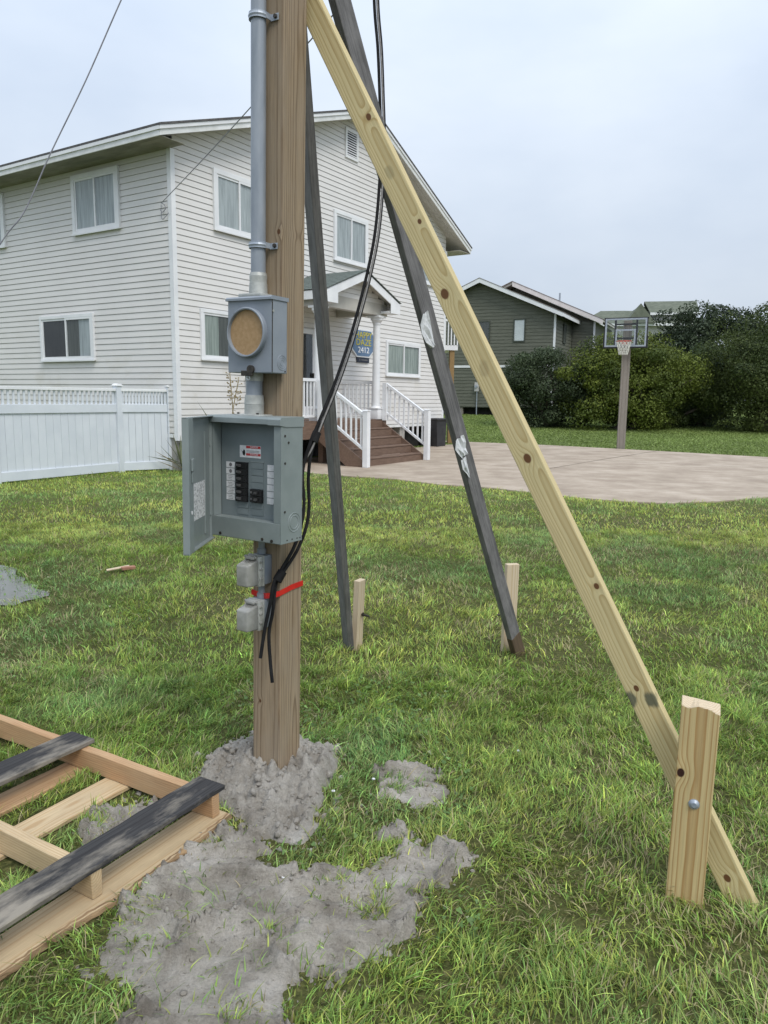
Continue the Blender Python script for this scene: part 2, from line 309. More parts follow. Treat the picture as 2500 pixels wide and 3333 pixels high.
# ------------------------------------------------------------------ builders
def tag(o, label=None, cat=None, group=None, kind=None):
    if label: o['label'] = label
    if cat: o['category'] = cat
    if group: o['group'] = group
    if kind: o['kind'] = kind
    return o
def empty(name, mat=None, label=None, cat=None, group=None):
    o = bpy.data.objects.new(name, None); COL.objects.link(o); o.empty_display_size = 0.1
    if mat is not None: o.matrix_world = mat
    return tag(o, label, cat, group)
def link(name, me, parent=None, mat=None):
    o = bpy.data.objects.new(name, me); COL.objects.link(o)
    if parent is not None: o.parent = parent
    if mat is not None: o.matrix_local = mat
    return o
class MB:
    """collects shapes, then links them as one mesh object"""
    def __init__(s): s.bm = bmesh.new()
    def box(s, x0, x1, y0, y1, z0, z1, bev=0.0):
        r = bmesh.ops.create_cube(s.bm, size=1.0); vs_ = r['verts']
        for v in vs_: v.co = Vector(((x0 + x1) / 2 + v.co.x * (x1 - x0), (y0 + y1) / 2 + v.co.y * (y1 - y0), (z0 + z1) / 2 + v.co.z * (z1 - z0)))
        if bev:
            es = list({e for v in vs_ for e in v.link_edges})
            bmesh.ops.bevel(s.bm, geom=es, offset=bev, segments=2, profile=0.5, affect='EDGES')
        return s
    def cyl(s, p0, p1, r0, r1=None, n=16, caps=True):
        p0, p1 = Vector(p0), Vector(p1); r1 = r0 if r1 is None else r1
        d = p1 - p0; q = d.to_track_quat('Z', 'Y').to_matrix().to_4x4(); m = Matrix.Translation((p0 + p1) / 2) @ q
        bmesh.ops.create_cone(s.bm, cap_ends=caps, segments=n, radius1=r0, radius2=r1, depth=d.length, matrix=m)
        return s
    def poly(s, pts, faces):
        v = [s.bm.verts.new(p) for p in pts]
        for f in faces: s.bm.faces.new([v[i] for i in f])
        return s
    def prism(s, pts2, axis, a, b):
        """extrude a 2-D outline along an axis: 'x' -> outline (y,z), 'y' -> (x,z), 'z' -> (x,y)"""
        def P(p, t):
            return {'x': (t, p[0], p[1]), 'y': (p[0], t, p[1]), 'z': (p[0], p[1], t)}[axis]
        n = len(pts2); v0 = [s.bm.verts.new(P(p, a)) for p in pts2]; v1 = [s.bm.verts.new(P(p, b)) for p in pts2]
        s.bm.faces.new(v0); s.bm.faces.new(v1[::-1])
        for i in range(n): s.bm.faces.new((v0[i], v0[(i + 1) % n], v1[(i + 1) % n], v1[i]))
        return s
    def torus(s, c, axis, Rr, r, n=28, m=8):
        axis = Vector(axis); q = axis.to_track_quat('Z', 'Y').to_matrix(); vv = []
        for i in range(n):
            a = 2 * math.pi * i / n
            for j in range(m):
                b = 2 * math.pi * j / m
                vv.append(s.bm.verts.new(Vector(c) + q @ Vector(((Rr + r * math.cos(b)) * math.cos(a), (Rr + r * math.cos(b)) * math.sin(a), r * math.sin(b)))))
        for i in range(n):
            for j in range(m):
                s.bm.faces.new((vv[i * m + j], vv[((i + 1) % n) * m + j], vv[((i + 1) % n) * m + (j + 1) % m], vv[i * m + (j + 1) % m]))
        return s
    def mesh(s, name, mat, smooth=False):
        if len(s.bm.faces) > 1: bmesh.ops.recalc_face_normals(s.bm, faces=s.bm.faces)
        me = bpy.data.meshes.new(name); s.bm.to_mesh(me); s.bm.free()
        if mat is not None: me.materials.append(M[mat] if isinstance(mat, str) else mat)
        if smooth:
            me.polygons.foreach_set('use_smooth', [True] * len(me.polygons))
            me.set_sharp_from_angle(angle=R(40))
        return me
    def build(s, name, mat, parent=None, m=None, smooth=False):
        return link(name, s.mesh(name, mat, smooth), parent, m)
def tube(points, r, n=10, samples=None):
    """smooth tube through points (Catmull-Rom)"""
    P = [Vector(p) for p in points]; Q = []
    k = samples or 8
    for i in range(len(P) - 1):
        a, b, c, d = P[max(i - 1, 0)], P[i], P[i + 1], P[min(i + 2, len(P) - 1)]
        for j in range(k):
            t = j / k
            Q.append(0.5 * ((2 * b) + (c - a) * t + (2 * a - 5 * b + 4 * c - d) * t * t + (3 * b - a - 3 * c + d) * t ** 3))
    Q.append(P[-1]); mb = MB(); rings = []; up = Vector((0.3, 0.9, 0.1))
    for i, p in enumerate(Q):
        d = (Q[min(i + 1, len(Q) - 1)] - Q[max(i - 1, 0)]).normalized()
        u = d.cross(up).normalized(); w = u.cross(d)
        rr = r[min(int(i / max(1, len(Q) - 1) * (len(r) - 1)), len(r) - 1)] if isinstance(r, (list, tuple)) else r
        rings.append([mb.bm.verts.new(p + (u * math.cos(2 * math.pi * j / n) + w * math.sin(2 * math.pi * j / n)) * rr) for j in range(n)])
    for a, b in zip(rings, rings[1:]):
        for j in range(n): mb.bm.faces.new((a[j], a[(j + 1) % n], b[(j + 1) % n], b[j]))
    mb.bm.faces.new(rings[0]); mb.bm.faces.new(rings[-1][::-1])
    return mb
def beam_matrix(p0, p1, xdir):
    z = (Vector(p1) - Vector(p0)).normalized(); x = Vector(xdir); x = (x - z * x.dot(z)).normalized(); y = z.cross(x)
    return Matrix(((x.x, y.x, z.x, p0[0]), (x.y, y.y, z.y, p0[1]), (x.z, y.z, z.z, p0[2]), (0, 0, 0, 1)))
def text_mesh(body, size, mat, extrude=0.001):
    cu = bpy.data.curves.new('lettering', 'FONT'); cu.body = body; cu.size = size; cu.align_x = 'CENTER'; cu.align_y = 'CENTER'; cu.extrude = extrude; cu.resolution_u = 3
    o = bpy.data.objects.new('lettering', cu); COL.objects.link(o)
    dg = bpy.context.evaluated_depsgraph_get(); me = bpy.data.meshes.new_from_object(o.evaluated_get(dg)); me.name = 'lettering'
    bpy.data.objects.remove(o); bpy.data.curves.remove(cu)
    me.materials.clear(); me.materials.append(M[mat]); return me
def mesh_np(name, V, loops, starts, totals, mat, colors=None):
    me = bpy.data.meshes.new(name)
    me.vertices.add(len(V)); me.vertices.foreach_set('co', V.astype(np.float32).ravel())
    me.loops.add(len(loops)); me.loops.foreach_set('vertex_index', loops.astype(np.int32))
    me.polygons.add(len(starts)); me.polygons.foreach_set('loop_start', starts.astype(np.int32))
    try: me.polygons.foreach_set('loop_total', totals.astype(np.int32))
    except Exception: pass
    if colors is not None:
        at = me.color_attributes.new('Col', 'FLOAT_COLOR', 'POINT')
        c4 = np.ones((len(V), 4), np.float32); c4[:, :3] = colors; at.data.foreach_set('color', c4.ravel())
    me.update(calc_edges=True); me.validate()
    me.materials.append(M[mat] if isinstance(mat, str) else mat); return me
def vnoise(x, y, s, seed=0):
    """value noise 0..1"""
    x = np.asarray(x) * s; y = np.asarray(y) * s
    xi = np.floor(x).astype(np.int64); yi = np.floor(y).astype(np.int64); fx = x - xi; fy = y - yi
    fx = fx * fx * (3 - 2 * fx); fy = fy * fy * (3 - 2 * fy)
    def h(a, b):
        n = (a * 374761393 + b * 668265263 + seed * 1442695041) & 0x7fffffff
        n = ((n ^ (n >> 13)) * 1274126177) & 0x7fffffff
        return ((n ^ (n >> 16)) & 0xffff) / 65535.0
    return (h(xi, yi) * (1 - fx) + h(xi + 1, yi) * fx) * (1 - fy) + (h(xi, yi + 1) * (1 - fx) + h(xi + 1, yi + 1) * fx) * fy
def fbm(x, y, s, o=4, seed=0, g=0.5):
    t = 0; a = 1; n = 0
    for i in range(o):
        t = t + a * vnoise(x, y, s * 2 ** i, seed + i * 17); n += a; a *= g
    return t / n
def sstep(a, b, x):
    t = np.clip((x - a) / (b - a), 0, 1); return t * t * (3 - 2 * t)
def sdist(x, y, poly):
    """signed distance to a polygon, positive inside"""
    P = np.array(poly); d = np.full(np.shape(x), 1e9); ins = np.zeros(np.shape(x), bool)
    for (ax, ay), (bx, by) in zip(P, np.roll(P, -1, 0)):
        ex, ey = bx - ax, by - ay; t = np.clip(((x - ax) * ex + (y - ay) * ey) / (ex * ex + ey * ey + 1e-12), 0, 1)
        d = np.minimum(d, np.hypot(x - ax - t * ex, y - ay - t * ey))
        c = ((ay > y) != (by > y)) & (x < (bx - ax) * (y - ay) / (by - ay + 1e-12) + ax); ins ^= c
    return np.where(ins, d, -d)

# ------------------------------------------------------------------ ground, slab, mud, puddle
def ground_z(x, y):
    return 0.6 * sstep(31, 50, np.asarray(y, float))
def ground_mat():
    n = NT('lawn_soil'); v = n.coords((1, 1, 1), rand=False)
    c = n.ramp(n.noise(v, 45, 6, 0.7), [(0.3, (0.030, 0.035, 0.013)), (0.5, (0.075, 0.082, 0.028)), (0.7, (0.16, 0.15, 0.06))])  # dark stops painted in as deep shadow between the grass blades
    big = n.noise(v, 0.35, 5, 0.55)
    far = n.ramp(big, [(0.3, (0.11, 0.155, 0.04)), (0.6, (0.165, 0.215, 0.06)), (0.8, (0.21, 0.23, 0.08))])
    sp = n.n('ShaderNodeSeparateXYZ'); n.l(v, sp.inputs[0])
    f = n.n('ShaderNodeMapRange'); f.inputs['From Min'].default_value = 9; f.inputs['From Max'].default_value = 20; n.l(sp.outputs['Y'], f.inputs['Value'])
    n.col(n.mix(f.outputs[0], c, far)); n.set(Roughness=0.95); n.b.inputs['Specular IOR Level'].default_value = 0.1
    n.bump(n.noise(v, 30, 5), 0.8, 0.03); return n.m
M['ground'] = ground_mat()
ys = np.concatenate([np.linspace(-60, 28, 45), np.linspace(30, 56, 27), np.array([70, 100, 150, 250, 400, 700])])
xs = np.concatenate([np.array([-500, -200, -90]), np.linspace(-50, 60, 45), np.array([100, 220, 500])])
GX, GY = np.meshgrid(xs, ys); nX, nY = len(xs), len(ys)
V = np.stack([GX.ravel(), GY.ravel(), ground_z(GX, GY).ravel()], 1)
i = (np.arange(nY - 1)[:, None] * nX + np.arange(nX - 1)[None, :]).ravel()
lp = np.stack([i, i + 1, i + nX + 1, i + nX], 1)
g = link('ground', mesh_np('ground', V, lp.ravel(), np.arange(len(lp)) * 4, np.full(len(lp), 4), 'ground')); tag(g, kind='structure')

HC = Vector((-4.38, 16.0, 0)); HROT = R(57.4)
HM = Matrix.Translation(HC) @ Matrix.Rotation(HROT, 4, 'Z')      # white house: x along the gable wall, -y out of it
def hxy(s, o): p = HM @ Vector((s, -o, 0)); return (p.x, p.y)
SLAB_NEAR = [(-1.72, 16.05), (-1.575, 15.72), (-0.775, 15.197), (0.227, 14.681), (1.039, 13.832), (1.918, 13.45), (3.096, 12.266), (3.871, 11.754), (4.479, 11.67), (5.303, 11.953), (6.466, 12.582), (9.0, 14.4), (14.5, 19.1)]
SLAB = SLAB_NEAR + [(11.17, 21.95), (7.75, 24.87), (5.6, 26.54), (2.15, 28.3), hxy(12.4, 0.3), hxy(11.7, 0.1), hxy(1.2, 0.1), hxy(1.2, 1.9)]
mb = MB(); top = [mb.bm.verts.new((x, y, 0.022)) for x, y in SLAB]; bot = [mb.bm.verts.new((x, y, -0.12)) for x, y in SLAB]
mb.bm.faces.new(top)
for k in range(len(SLAB)): mb.bm.faces.new((top[k], bot[k], bot[(k + 1) % len(SLAB)], top[(k + 1) % len(SLAB)]))
slab = mb.build('pavement', 'concrete'); tag(slab, kind='structure')
# expansion joints: dark filler strips laid on the slab
def joint(a, b, w=0.03):
    a, b = Vector((*a, 0)), Vector((*b, 0)); d = (b - a).normalized(); q = Vector((-d.y, d.x, 0)) * w / 2
    MB().poly([(*(a - q).xy, 0.0265), (*(b - q).xy, 0.0265), (*(b + q).xy, 0.0265), (*(a + q).xy, 0.0265)], [(0, 1, 2, 3)]).build('joint', 'dark_joint', slab)
M['dark_joint'] = mottled('dark_joint_filler', (0.11, 0.085, 0.065), (0.17, 0.135, 0.10), 6, 0.95)
joint((5.6, 19.9), (8.6, 23.9)); joint((3.3, 16.6), (5.6, 19.9), 0.02); joint((5.6, 19.9), (11.5, 17.2), 0.02)

MUDP = [[(-0.574, 2.616), (-0.42, 2.521), (-0.376, 2.377), (-0.26, 2.329), (-0.201, 2.433), (-0.159, 2.452), (-0.111, 2.365), (0.026, 2.402), (0.159, 2.495), (0.238, 2.525), (0.317, 2.426), (0.276, 2.339), (0.167, 2.257), (0.103, 2.165), (0.089, 2.029), (0.007, 1.965), (-0.045, 1.916), (-0.086, 1.859), (-0.204, 1.857), (-0.225, 1.814), (-0.175, 1.55), (-0.6, 1.45), (-0.683, 1.796), (-0.811, 1.87), (-0.839, 1.987), (-0.804, 2.093), (-0.80, 2.239), (-0.72, 2.405)],
 [(-0.026, 3.027), (0.067, 3.069), (0.265, 3.034), (0.287, 2.906), (0.247, 2.786), (0.159, 2.739), (0.076, 2.805), (0.002, 2.827)],
 [(-0.07, 2.756), (-0.01, 2.735), (-0.021, 2.67), (-0.08, 2.68)], [(0.026, 2.63), (0.095, 2.611), (0.093, 2.532), (0.026, 2.54)],
 [(-1.126, 2.584), (-1.07, 2.711), (-0.982, 2.804), (-0.857, 2.716), (-0.92, 2.549), (-0.993, 2.471)]]
MOUNDP = [(-0.773, 2.956), (-0.762, 3.19), (-0.607, 3.333), (-0.342, 3.277), (-0.214, 3.281), (-0.171, 3.023), (-0.245, 2.821), (-0.227, 2.604), (-0.282, 2.486), (-0.398, 2.521), (-0.563, 2.679)]
def mud_d(x, y):
    d = np.full(np.shape(x), -9.0)
    for p in MUDP: d = np.maximum(d, sdist(x, y, p))
    return d + (fbm(x, y, 9, 4, 3) - 0.5) * 0.13 + (fbm(x, y, 38, 3, 4, 0.65) - 0.5) * 0.12
def mound_d(x, y): return sdist(x, y, MOUNDP) + (fbm(x, y, 11, 4, 5) - 0.5) * 0.10
def mud_mat(name, c):
    n = NT(name); v = n.coords((1, 1, 1), rand=False)
    col = n.ramp(n.noise(v, 5.5, 6, 0.62), [(0.32, c[0]), (0.5, c[1]), (0.68, c[2])])
    fine = n.noise(v, 120, 4, 0.7)
    col = n.mix(0.35, col, n.ramp(fine, [(0.3, (0.45, 0.45, 0.45)), (0.65, (1.25, 1.25, 1.25))]), 'MULTIPLY')
    n.col(col); r = n.n('ShaderNodeMapRange'); r.inputs['To Min'].default_value = 0.6; r.inputs['To Max'].default_value = 0.95
    n.l(n.noise(v, 3, 3), r.inputs['Value']); n.set(Roughness=r.outputs[0]); n.b.inputs['Specular IOR Level'].default_value = 0.3
    n.bump(n.noise(v, 60, 7, 0.75), 1.0, 0.02); return n.m
M['mud'] = mud_mat('grey_mud', [(0.23, 0.205, 0.172), (0.41, 0.375, 0.325), (0.58, 0.54, 0.485)])
M['sand'] = mud_mat('grey_sandy_dirt', [(0.30, 0.27, 0.23), (0.43, 0.40, 0.355), (0.56, 0.53, 0.48)])
def heightfield(name, x0, x1, y0, y1, step, fz, keep, mat):
    X, Y = np.meshgrid(np.arange(x0, x1, step), np.arange(y0, y1, step)); Z = fz(X, Y); K = keep(X, Y)
    ny, nx = X.shape; idx = np.arange(ny * nx).reshape(ny, nx)
    q = K[:-1, :-1] | K[1:, :-1] | K[:-1, 1:] | K[1:, 1:]
    f = np.stack([idx[:-1, :-1][q], idx[:-1, 1:][q], idx[1:, 1:][q], idx[1:, :-1][q]], 1)
    used = np.unique(f); mp_ = -np.ones(ny * nx, int); mp_[used] = np.arange(len(used)); f = mp_[f]
    Vv = np.stack([X.ravel(), Y.ravel(), Z.ravel()], 1)[used]
    me = mesh_np(name, Vv, f.ravel(), np.arange(len(f)) * 4, np.full(len(f), 4), mat)
    me.polygons.foreach_set('use_smooth', np.ones(len(f), bool)); return link(name, me)
def mud_z(x, y):
    d = mud_d(x, y); ridge = 1 - np.abs(fbm(x * 0.8 + 0.6 * fbm(x, y, 3, 2, 4), y * 1.6, 5, 4, 9) * 2.6 - 1.3)
    h = 0.026 + 0.040 * (fbm(x, y, 4, 5, 2) - 0.4) + 0.070 * (ridge ** 3 - 0.35) + 0.040 * (fbm(x * 0.8, y * 1.3, 18, 4, 6, 0.6) - 0.45)
    h = 0.0235 + np.log1p(np.exp((h - 0.0235) / 0.004)) * 0.004 - 0.002 * (fbm(x, y, 60, 2, 7) - 0.5)
    return -0.02 + sstep(-0.03, 0.04, d) * h
mud = heightfield('mud', -1.3, 0.5, 1.3, 3.2, 0.008, mud_z, lambda x, y: mud_d(x, y) > -0.02, 'mud'); tag(mud, kind='structure')
def mound_z(x, y):
    d = mound_d(x, y); r = np.hypot(x + 0.44, y - 2.98)
    lump = np.abs(fbm(x, y, 16, 4, 21, 0.6) - 0.5) * 2
    return -0.02 + sstep(-0.02, 0.05, d) * (0.045 + 0.10 * np.exp(-(r / 0.27) ** 2) + 0.115 * (lump - 0.35) * sstep(0.0, 0.1, d) + 0.03 * (fbm(x, y, 45, 3, 8) - 0.5))
mound = heightfield('dirt_mound', -1.0, 0.05, 2.3, 3.5, 0.009, mound_z, lambda x, y: mound_d(x, y) > -0.02, 'sand')
tag(mound, 'heap of grey sandy dirt piled around the foot of the wooden pole', 'dirt mound')
def scatter_lumps(n, xr, yr, dfun, zfun, lim, small, big, pbig):
    r = np.random.default_rng(n); x = r.uniform(*xr, n); y = r.uniform(*yr, n); k = dfun(x, y) > lim; x, y = x[k], y[k]; z = np.maximum(zfun(x, y), 0.0)
    t = bmesh.new(); bmesh.ops.create_icosphere(t, subdivisions=1, radius=1.0); U = np.array([v.co[:] for v in t.verts]); Fc = np.array([[v.index for v in f.verts] for f in t.faces]); t.free()
    N = len(x); s_ = np.where(r.uniform(0, 1, N) < pbig, r.uniform(*big, N), r.uniform(*small, N))
    P = U[None] * r.uniform(0.55, 1.3, (N, len(U), 1)) * s_[:, None, None] * np.stack([np.ones(N), r.uniform(.6, 1, N), r.uniform(.5, .9, N)], 1)[:, None]
    a = r.uniform(0, 6.28, N)[:, None]; px = P[..., 0] * np.cos(a) - P[..., 1] * np.sin(a); py = P[..., 0] * np.sin(a) + P[..., 1] * np.cos(a)
    V3 = np.stack([px + x[:, None], py + y[:, None], P[..., 2] + (z + s_ * 0.3)[:, None]], -1).reshape(-1, 3)
    lo = (np.arange(N)[:, None, None] * len(U) + Fc[None]).ravel(); nf = N * len(Fc)
    return V3, lo, np.arange(nf) * 3, np.full(nf, 3)
cl_o = link('clods', mesh_np('clods', *scatter_lumps(1000, (-0.85, 0.0), (2.4, 3.45), mound_d, mound_z, -0.06, (0.003, 0.009), (0.010, 0.022), 0.14), 'sand'), mound); cl_o['kind'] = 'stuff'
mc_o = link('crumbs', mesh_np('crumbs', *scatter_lumps(3600, (-1.0, 0.45), (1.45, 3.15), mud_d, mud_z, -0.05, (0.0015, 0.004), (0.005, 0.011), 0.05), 'mud'), mud); mc_o['kind'] = 'stuff'

PUD = [(-4.1, 7.0), (-3.35, 6.7), (-2.95, 6.2), (-2.66, 5.9), (-2.85, 5.55), (-3.5, 5.5), (-4.3, 6.0)]
PUD2 = [(-2.45, 5.72), (-2.2, 5.66), (-2.12, 5.55), (-2.3, 5.46), (-2.5, 5.55)]
n = NT('puddle_water'); n.col((0.17, 0.175, 0.17)); n.set(Roughness=0.14); n.b.inputs['Specular IOR Level'].default_value = 1.0
n.bump(n.noise(n.coords((1, 1, 1), rand=False), 9, 2), 0.02, 0.005); M['water'] = n.m
mb = MB()
for P_ in (PUD,):
    c_ = np.mean(P_, 0); ring = []
    for k in range(48):
        t = k / 48 * len(P_); a, b = P_[int(t)], P_[(int(t) + 1) % len(P_)]; u = t - int(t)
        x = a[0] * (1 - u) + b[0] * u; y = a[1] * (1 - u) + b[1] * u; w_ = 1 + 0.55 * (float(fbm(np.array([x]), np.array([y]), 4, 3, 3)[0]) - 0.5)
        ring.append(mb.bm.verts.new((c_[0] + (x - c_[0]) * w_, c_[1] + (y - c_[1]) * w_, 0.012)))
    mb.bm.faces.new(ring)
tag(mb.build('water', 'water'), kind='structure')

# ------------------------------------------------------------------ grass
PK, PD1, PD2 = np.array([-.595, 2.68]), np.array([-.501, -.865]), np.array([-.866, .5])     # pallet corner and its two axes
def blades(n, xr, yr, h, wd, seed, segs=3, inner=None, lean=0.9):
    r = np.random.default_rng(seed)
    y = r.uniform(yr[0], yr[1], n * 2); half = 0.56 * y + xr
    x = r.uniform(-1, 1, n * 2) * half
    # more candidates where the strip is wide
    keep = r.uniform(0, 1, n * 2) < half / half.max()
    if inner is not None: keep &= np.abs(x) > 0.56 * y + inner
    x, y = x[keep], y[keep]
    p = np.ones(len(x))
    md = mud_d(x, y); tf = sstep(0.57, 0.68, fbm(x, y, 6.5, 4, 41, 0.65)); p *= 1 - (0.95 - 0.75 * tf) * sstep(-0.03, 0.03, md)
    p *= 1 - 0.97 * sstep(-0.03, 0.03, mound_d(x, y))
    p *= sdist(x, y, SLAB) < 0.03
    p *= (1 - 0.985 * sstep(0.0, 0.16, sdist(x, y, PUD) + 0.12 * (fbm(x, y, 7, 2, 8) - 0.5)))
    hp = np.array(HM.inverted())[:2]; hx = hp[0, 0] * x + hp[0, 1] * y + hp[0, 3]; hy = hp[1, 0] * x + hp[1, 1] * y + hp[1, 3]
    p *= ~((hx > 0) & (hy > 0)); p *= ~((hx > 1.2) & (hx < 6) & (hy > -1.5))
    a = (x - PK[0]) * PD1[0] + (y - PK[1]) * PD1[1]; b = (x - PK[0]) * PD2[0] + (y - PK[1]) * PD2[1]
    inp = (a > -0.01) & (a < 1.25) & (b > -0.05) & (b < 1.6)
    bd = inp & (((b > -0.05) & (b < 0.12)) | ((b > 0.44) & (b < 0.63)) | ((b > 0.72) & (b < 0.9)) | (a < 0.07) | ((a > 0.55) & (a < 0.64)))
    p *= ~bd
    bare = np.maximum(sstep(0.56, 0.74, fbm(x, y, 0.9, 3, 77)), 0.8 * sstep(0.58, 0.72, fbm(x, y, 3.1, 3, 78))); p *= 1 - 0.5 * bare; gap = fbm(x, y, 13, 3, 79, 0.7); p *= 0.22 + 0.78 * sstep(0.34, 0.56, gap)
    k = r.uniform(0, 1, len(x)) < p; x, y, inp, bare, md = x[k], y[k], inp[k], bare[k], md[k]
    x, y, inp, bare, md = x[:n], y[:n], inp[:n], bare[:n], md[:n]; N = len(x)
    ph = 4 * np.pi * fbm(x, y, 1.8, 3, 15) + r.normal(0, 1.3, N)
    tall = fbm(x, y, 1.6, 3, 31)
    tuft = fbm(x, y, 12, 2, 13); H = h * r.lognormal(0, 0.33, N) * (0.55 + 0.8 * tall) * (0.25 + 1.5 * tuft); H = np.where(inp, np.minimum(H, 0.075), H)
    H = H * np.where(md > -0.1, 0.8, 1.0)
    H = H * (1 - 0.55 * sstep(0.06, -0.02, -sdist(x, y, SLAB) - 0.02) * 0)
    ln = H * r.uniform(0.25, 1.25, N) * lean
    W = wd * r.uniform(0.6, 1.35, N)
    dx, dy = np.cos(ph), np.sin(ph); tw = r.normal(0, 0.5, N); wx, wy = -np.sin(ph + tw), np.cos(ph + tw)
    z0 = np.where(md > -0.02, np.maximum(mud_z(x, y) - 0.004, 0.0), 0.0)
    ts = np.linspace(0, 1, segs + 1); Vs = []
    for t in ts:
        bx = x + dx * ln * t ** 1.7; by = y + dy * ln * t ** 1.7; bz = z0 + H * (t - 0.28 * t * t * np.minimum(1.3, ln / H))
        ww = W * (1 - t ** 1.6) * 0.5 * (0.75 + 0.5 * min(t * 2, 1))
        if t == 1: Vs.append(np.stack([bx, by, bz], 1)[:, None])
        else: Vs.append(np.stack([np.stack([bx - wx * ww, by - wy * ww, bz], 1), np.stack([bx + wx * ww, by + wy * ww, bz], 1)], 1))
    VV = np.concatenate(Vs, 1); nv = VV.shape[1]; base_ = (np.arange(N) * nv)[:, None]
    fl = []; tot = []
    for s in range(segs - 1): fl += [2 * s, 2 * s + 1, 2 * s + 3, 2 * s + 2]; tot.append(4)
    fl += [2 * segs - 2, 2 * segs - 1, 2 * segs]; tot.append(3)
    loops = (base_ + np.array(fl)[None]).ravel(); totals = np.tile(tot, N); starts = np.concatenate([[0], np.cumsum(totals)[:-1]])
    # colours: patches of deep and yellowish green, some straw
    g1 = np.array([0.230, 0.350, 0.075]); g2 = np.array([0.365, 0.465, 0.115]); g3 = np.array([0.185, 0.325, 0.120]); st = np.array([0.55, 0.47, 0.27])
    m1 = sstep(0.3, 0.7, fbm(x, y, 0.55, 4, 51) + 0.10 * sstep(4, 11, y))[:, None]; c = g1 * (1 - m1) + g2 * m1
    m2 = sstep(0.45, 0.75, fbm(x, y, 1.3, 3, 61))[:, None] * 0.7; c = c * (1 - m2) + g3 * m2
    c = c * (1 + 0.22 * sstep(6, 14, y))[:, None]
    c = c * np.exp(r.normal(0, 1, N) * (0.42 - 0.22 * sstep(4, 10, y)))[:, None] * (0.62 + 0.76 * fbm(x, y, 6, 3, 83))[:, None]
    c[:, 0] *= r.uniform(0.8, 1.35, N)
    dead = r.uniform(0, 1, N) < (0.05 + 0.30 * bare + 0.02 * (y < 5))
    c[dead] = st * r.uniform(0.45, 1.15, (dead.sum(), 1))
    cols = np.repeat(c, nv, 0)
    return VV.reshape(-1, 3), loops, starts, totals, cols
def lawn(name, *args, **kw):
    V_, lo, stt, tt, cc = blades(*args, **kw); o = link(name, mesh_np(name, V_, lo, stt, tt, 'grass', cc)); return o
tag(lawn('grass', 170000, 0.5, (1.35, 4.3), 0.038, 0.0040, 1, segs=3, lean=1.15), 'short mown lawn grass round the pole and pallet', 'grass', kind='stuff')
tag(lawn('grass', 40000, 2.1, (1.0, 4.3), 0.040, 0.0050, 9, segs=2, inner=0.5), 'lawn grass on both sides of the near ground', 'grass', kind='stuff')
tag(lawn('grass', 190000, 1.6, (4.2, 9.2), 0.038, 0.0056, 2, segs=2, lean=1.1), 'mown lawn grass beyond the pole', 'grass', kind='stuff')
tag(lawn('grass', 130000, 2.0, (9.1, 18.5), 0.040, 0.011, 3, segs=2), 'mown lawn grass in front of the white house', 'grass', kind='stuff')
# far strip beyond the court
def far_grass(n, seed):
    r = np.random.default_rng(seed); y = r.uniform(20, 52, n); x = r.uniform(-0.1, 0.68, n) * y + 0.5
    k = (sdist(x, y, SLAB) < 0.0); x, y = x[k], y[k]; N = len(x)
    ph = r.uniform(0, 6.28, N); H = r.uniform(0.03, 0.06, N); W = r.uniform(0.02, 0.045, N); z = ground_z(x, y)
    A = np.stack([x - np.cos(ph) * W, y - np.sin(ph) * W, z], 1); B = np.stack([x + np.cos(ph) * W, y + np.sin(ph) * W, z], 1)
    T = np.stack([x + r.normal(0, 0.04, N), y + r.normal(0, 0.04, N), z + H], 1)
    VV = np.stack([A, B, T], 1).reshape(-1, 3)
    c = np.array([0.205, 0.270, 0.080]) * r.lognormal(0, 0.22, (N, 1)) * (0.75 + 0.5 * fbm(x, y, 0.35, 4, 9))[:, None]
    return VV, np.arange(3 * N), np.arange(N) * 3, np.full(N, 3), np.repeat(c, 3, 0)
V_, lo, stt, tt, cc = far_grass(110000, 5)
tag(link('grass', mesh_np('grass', V_, lo, stt, tt, 'grass', cc)), 'lawn grass strip behind the concrete court', 'grass', kind='stuff')
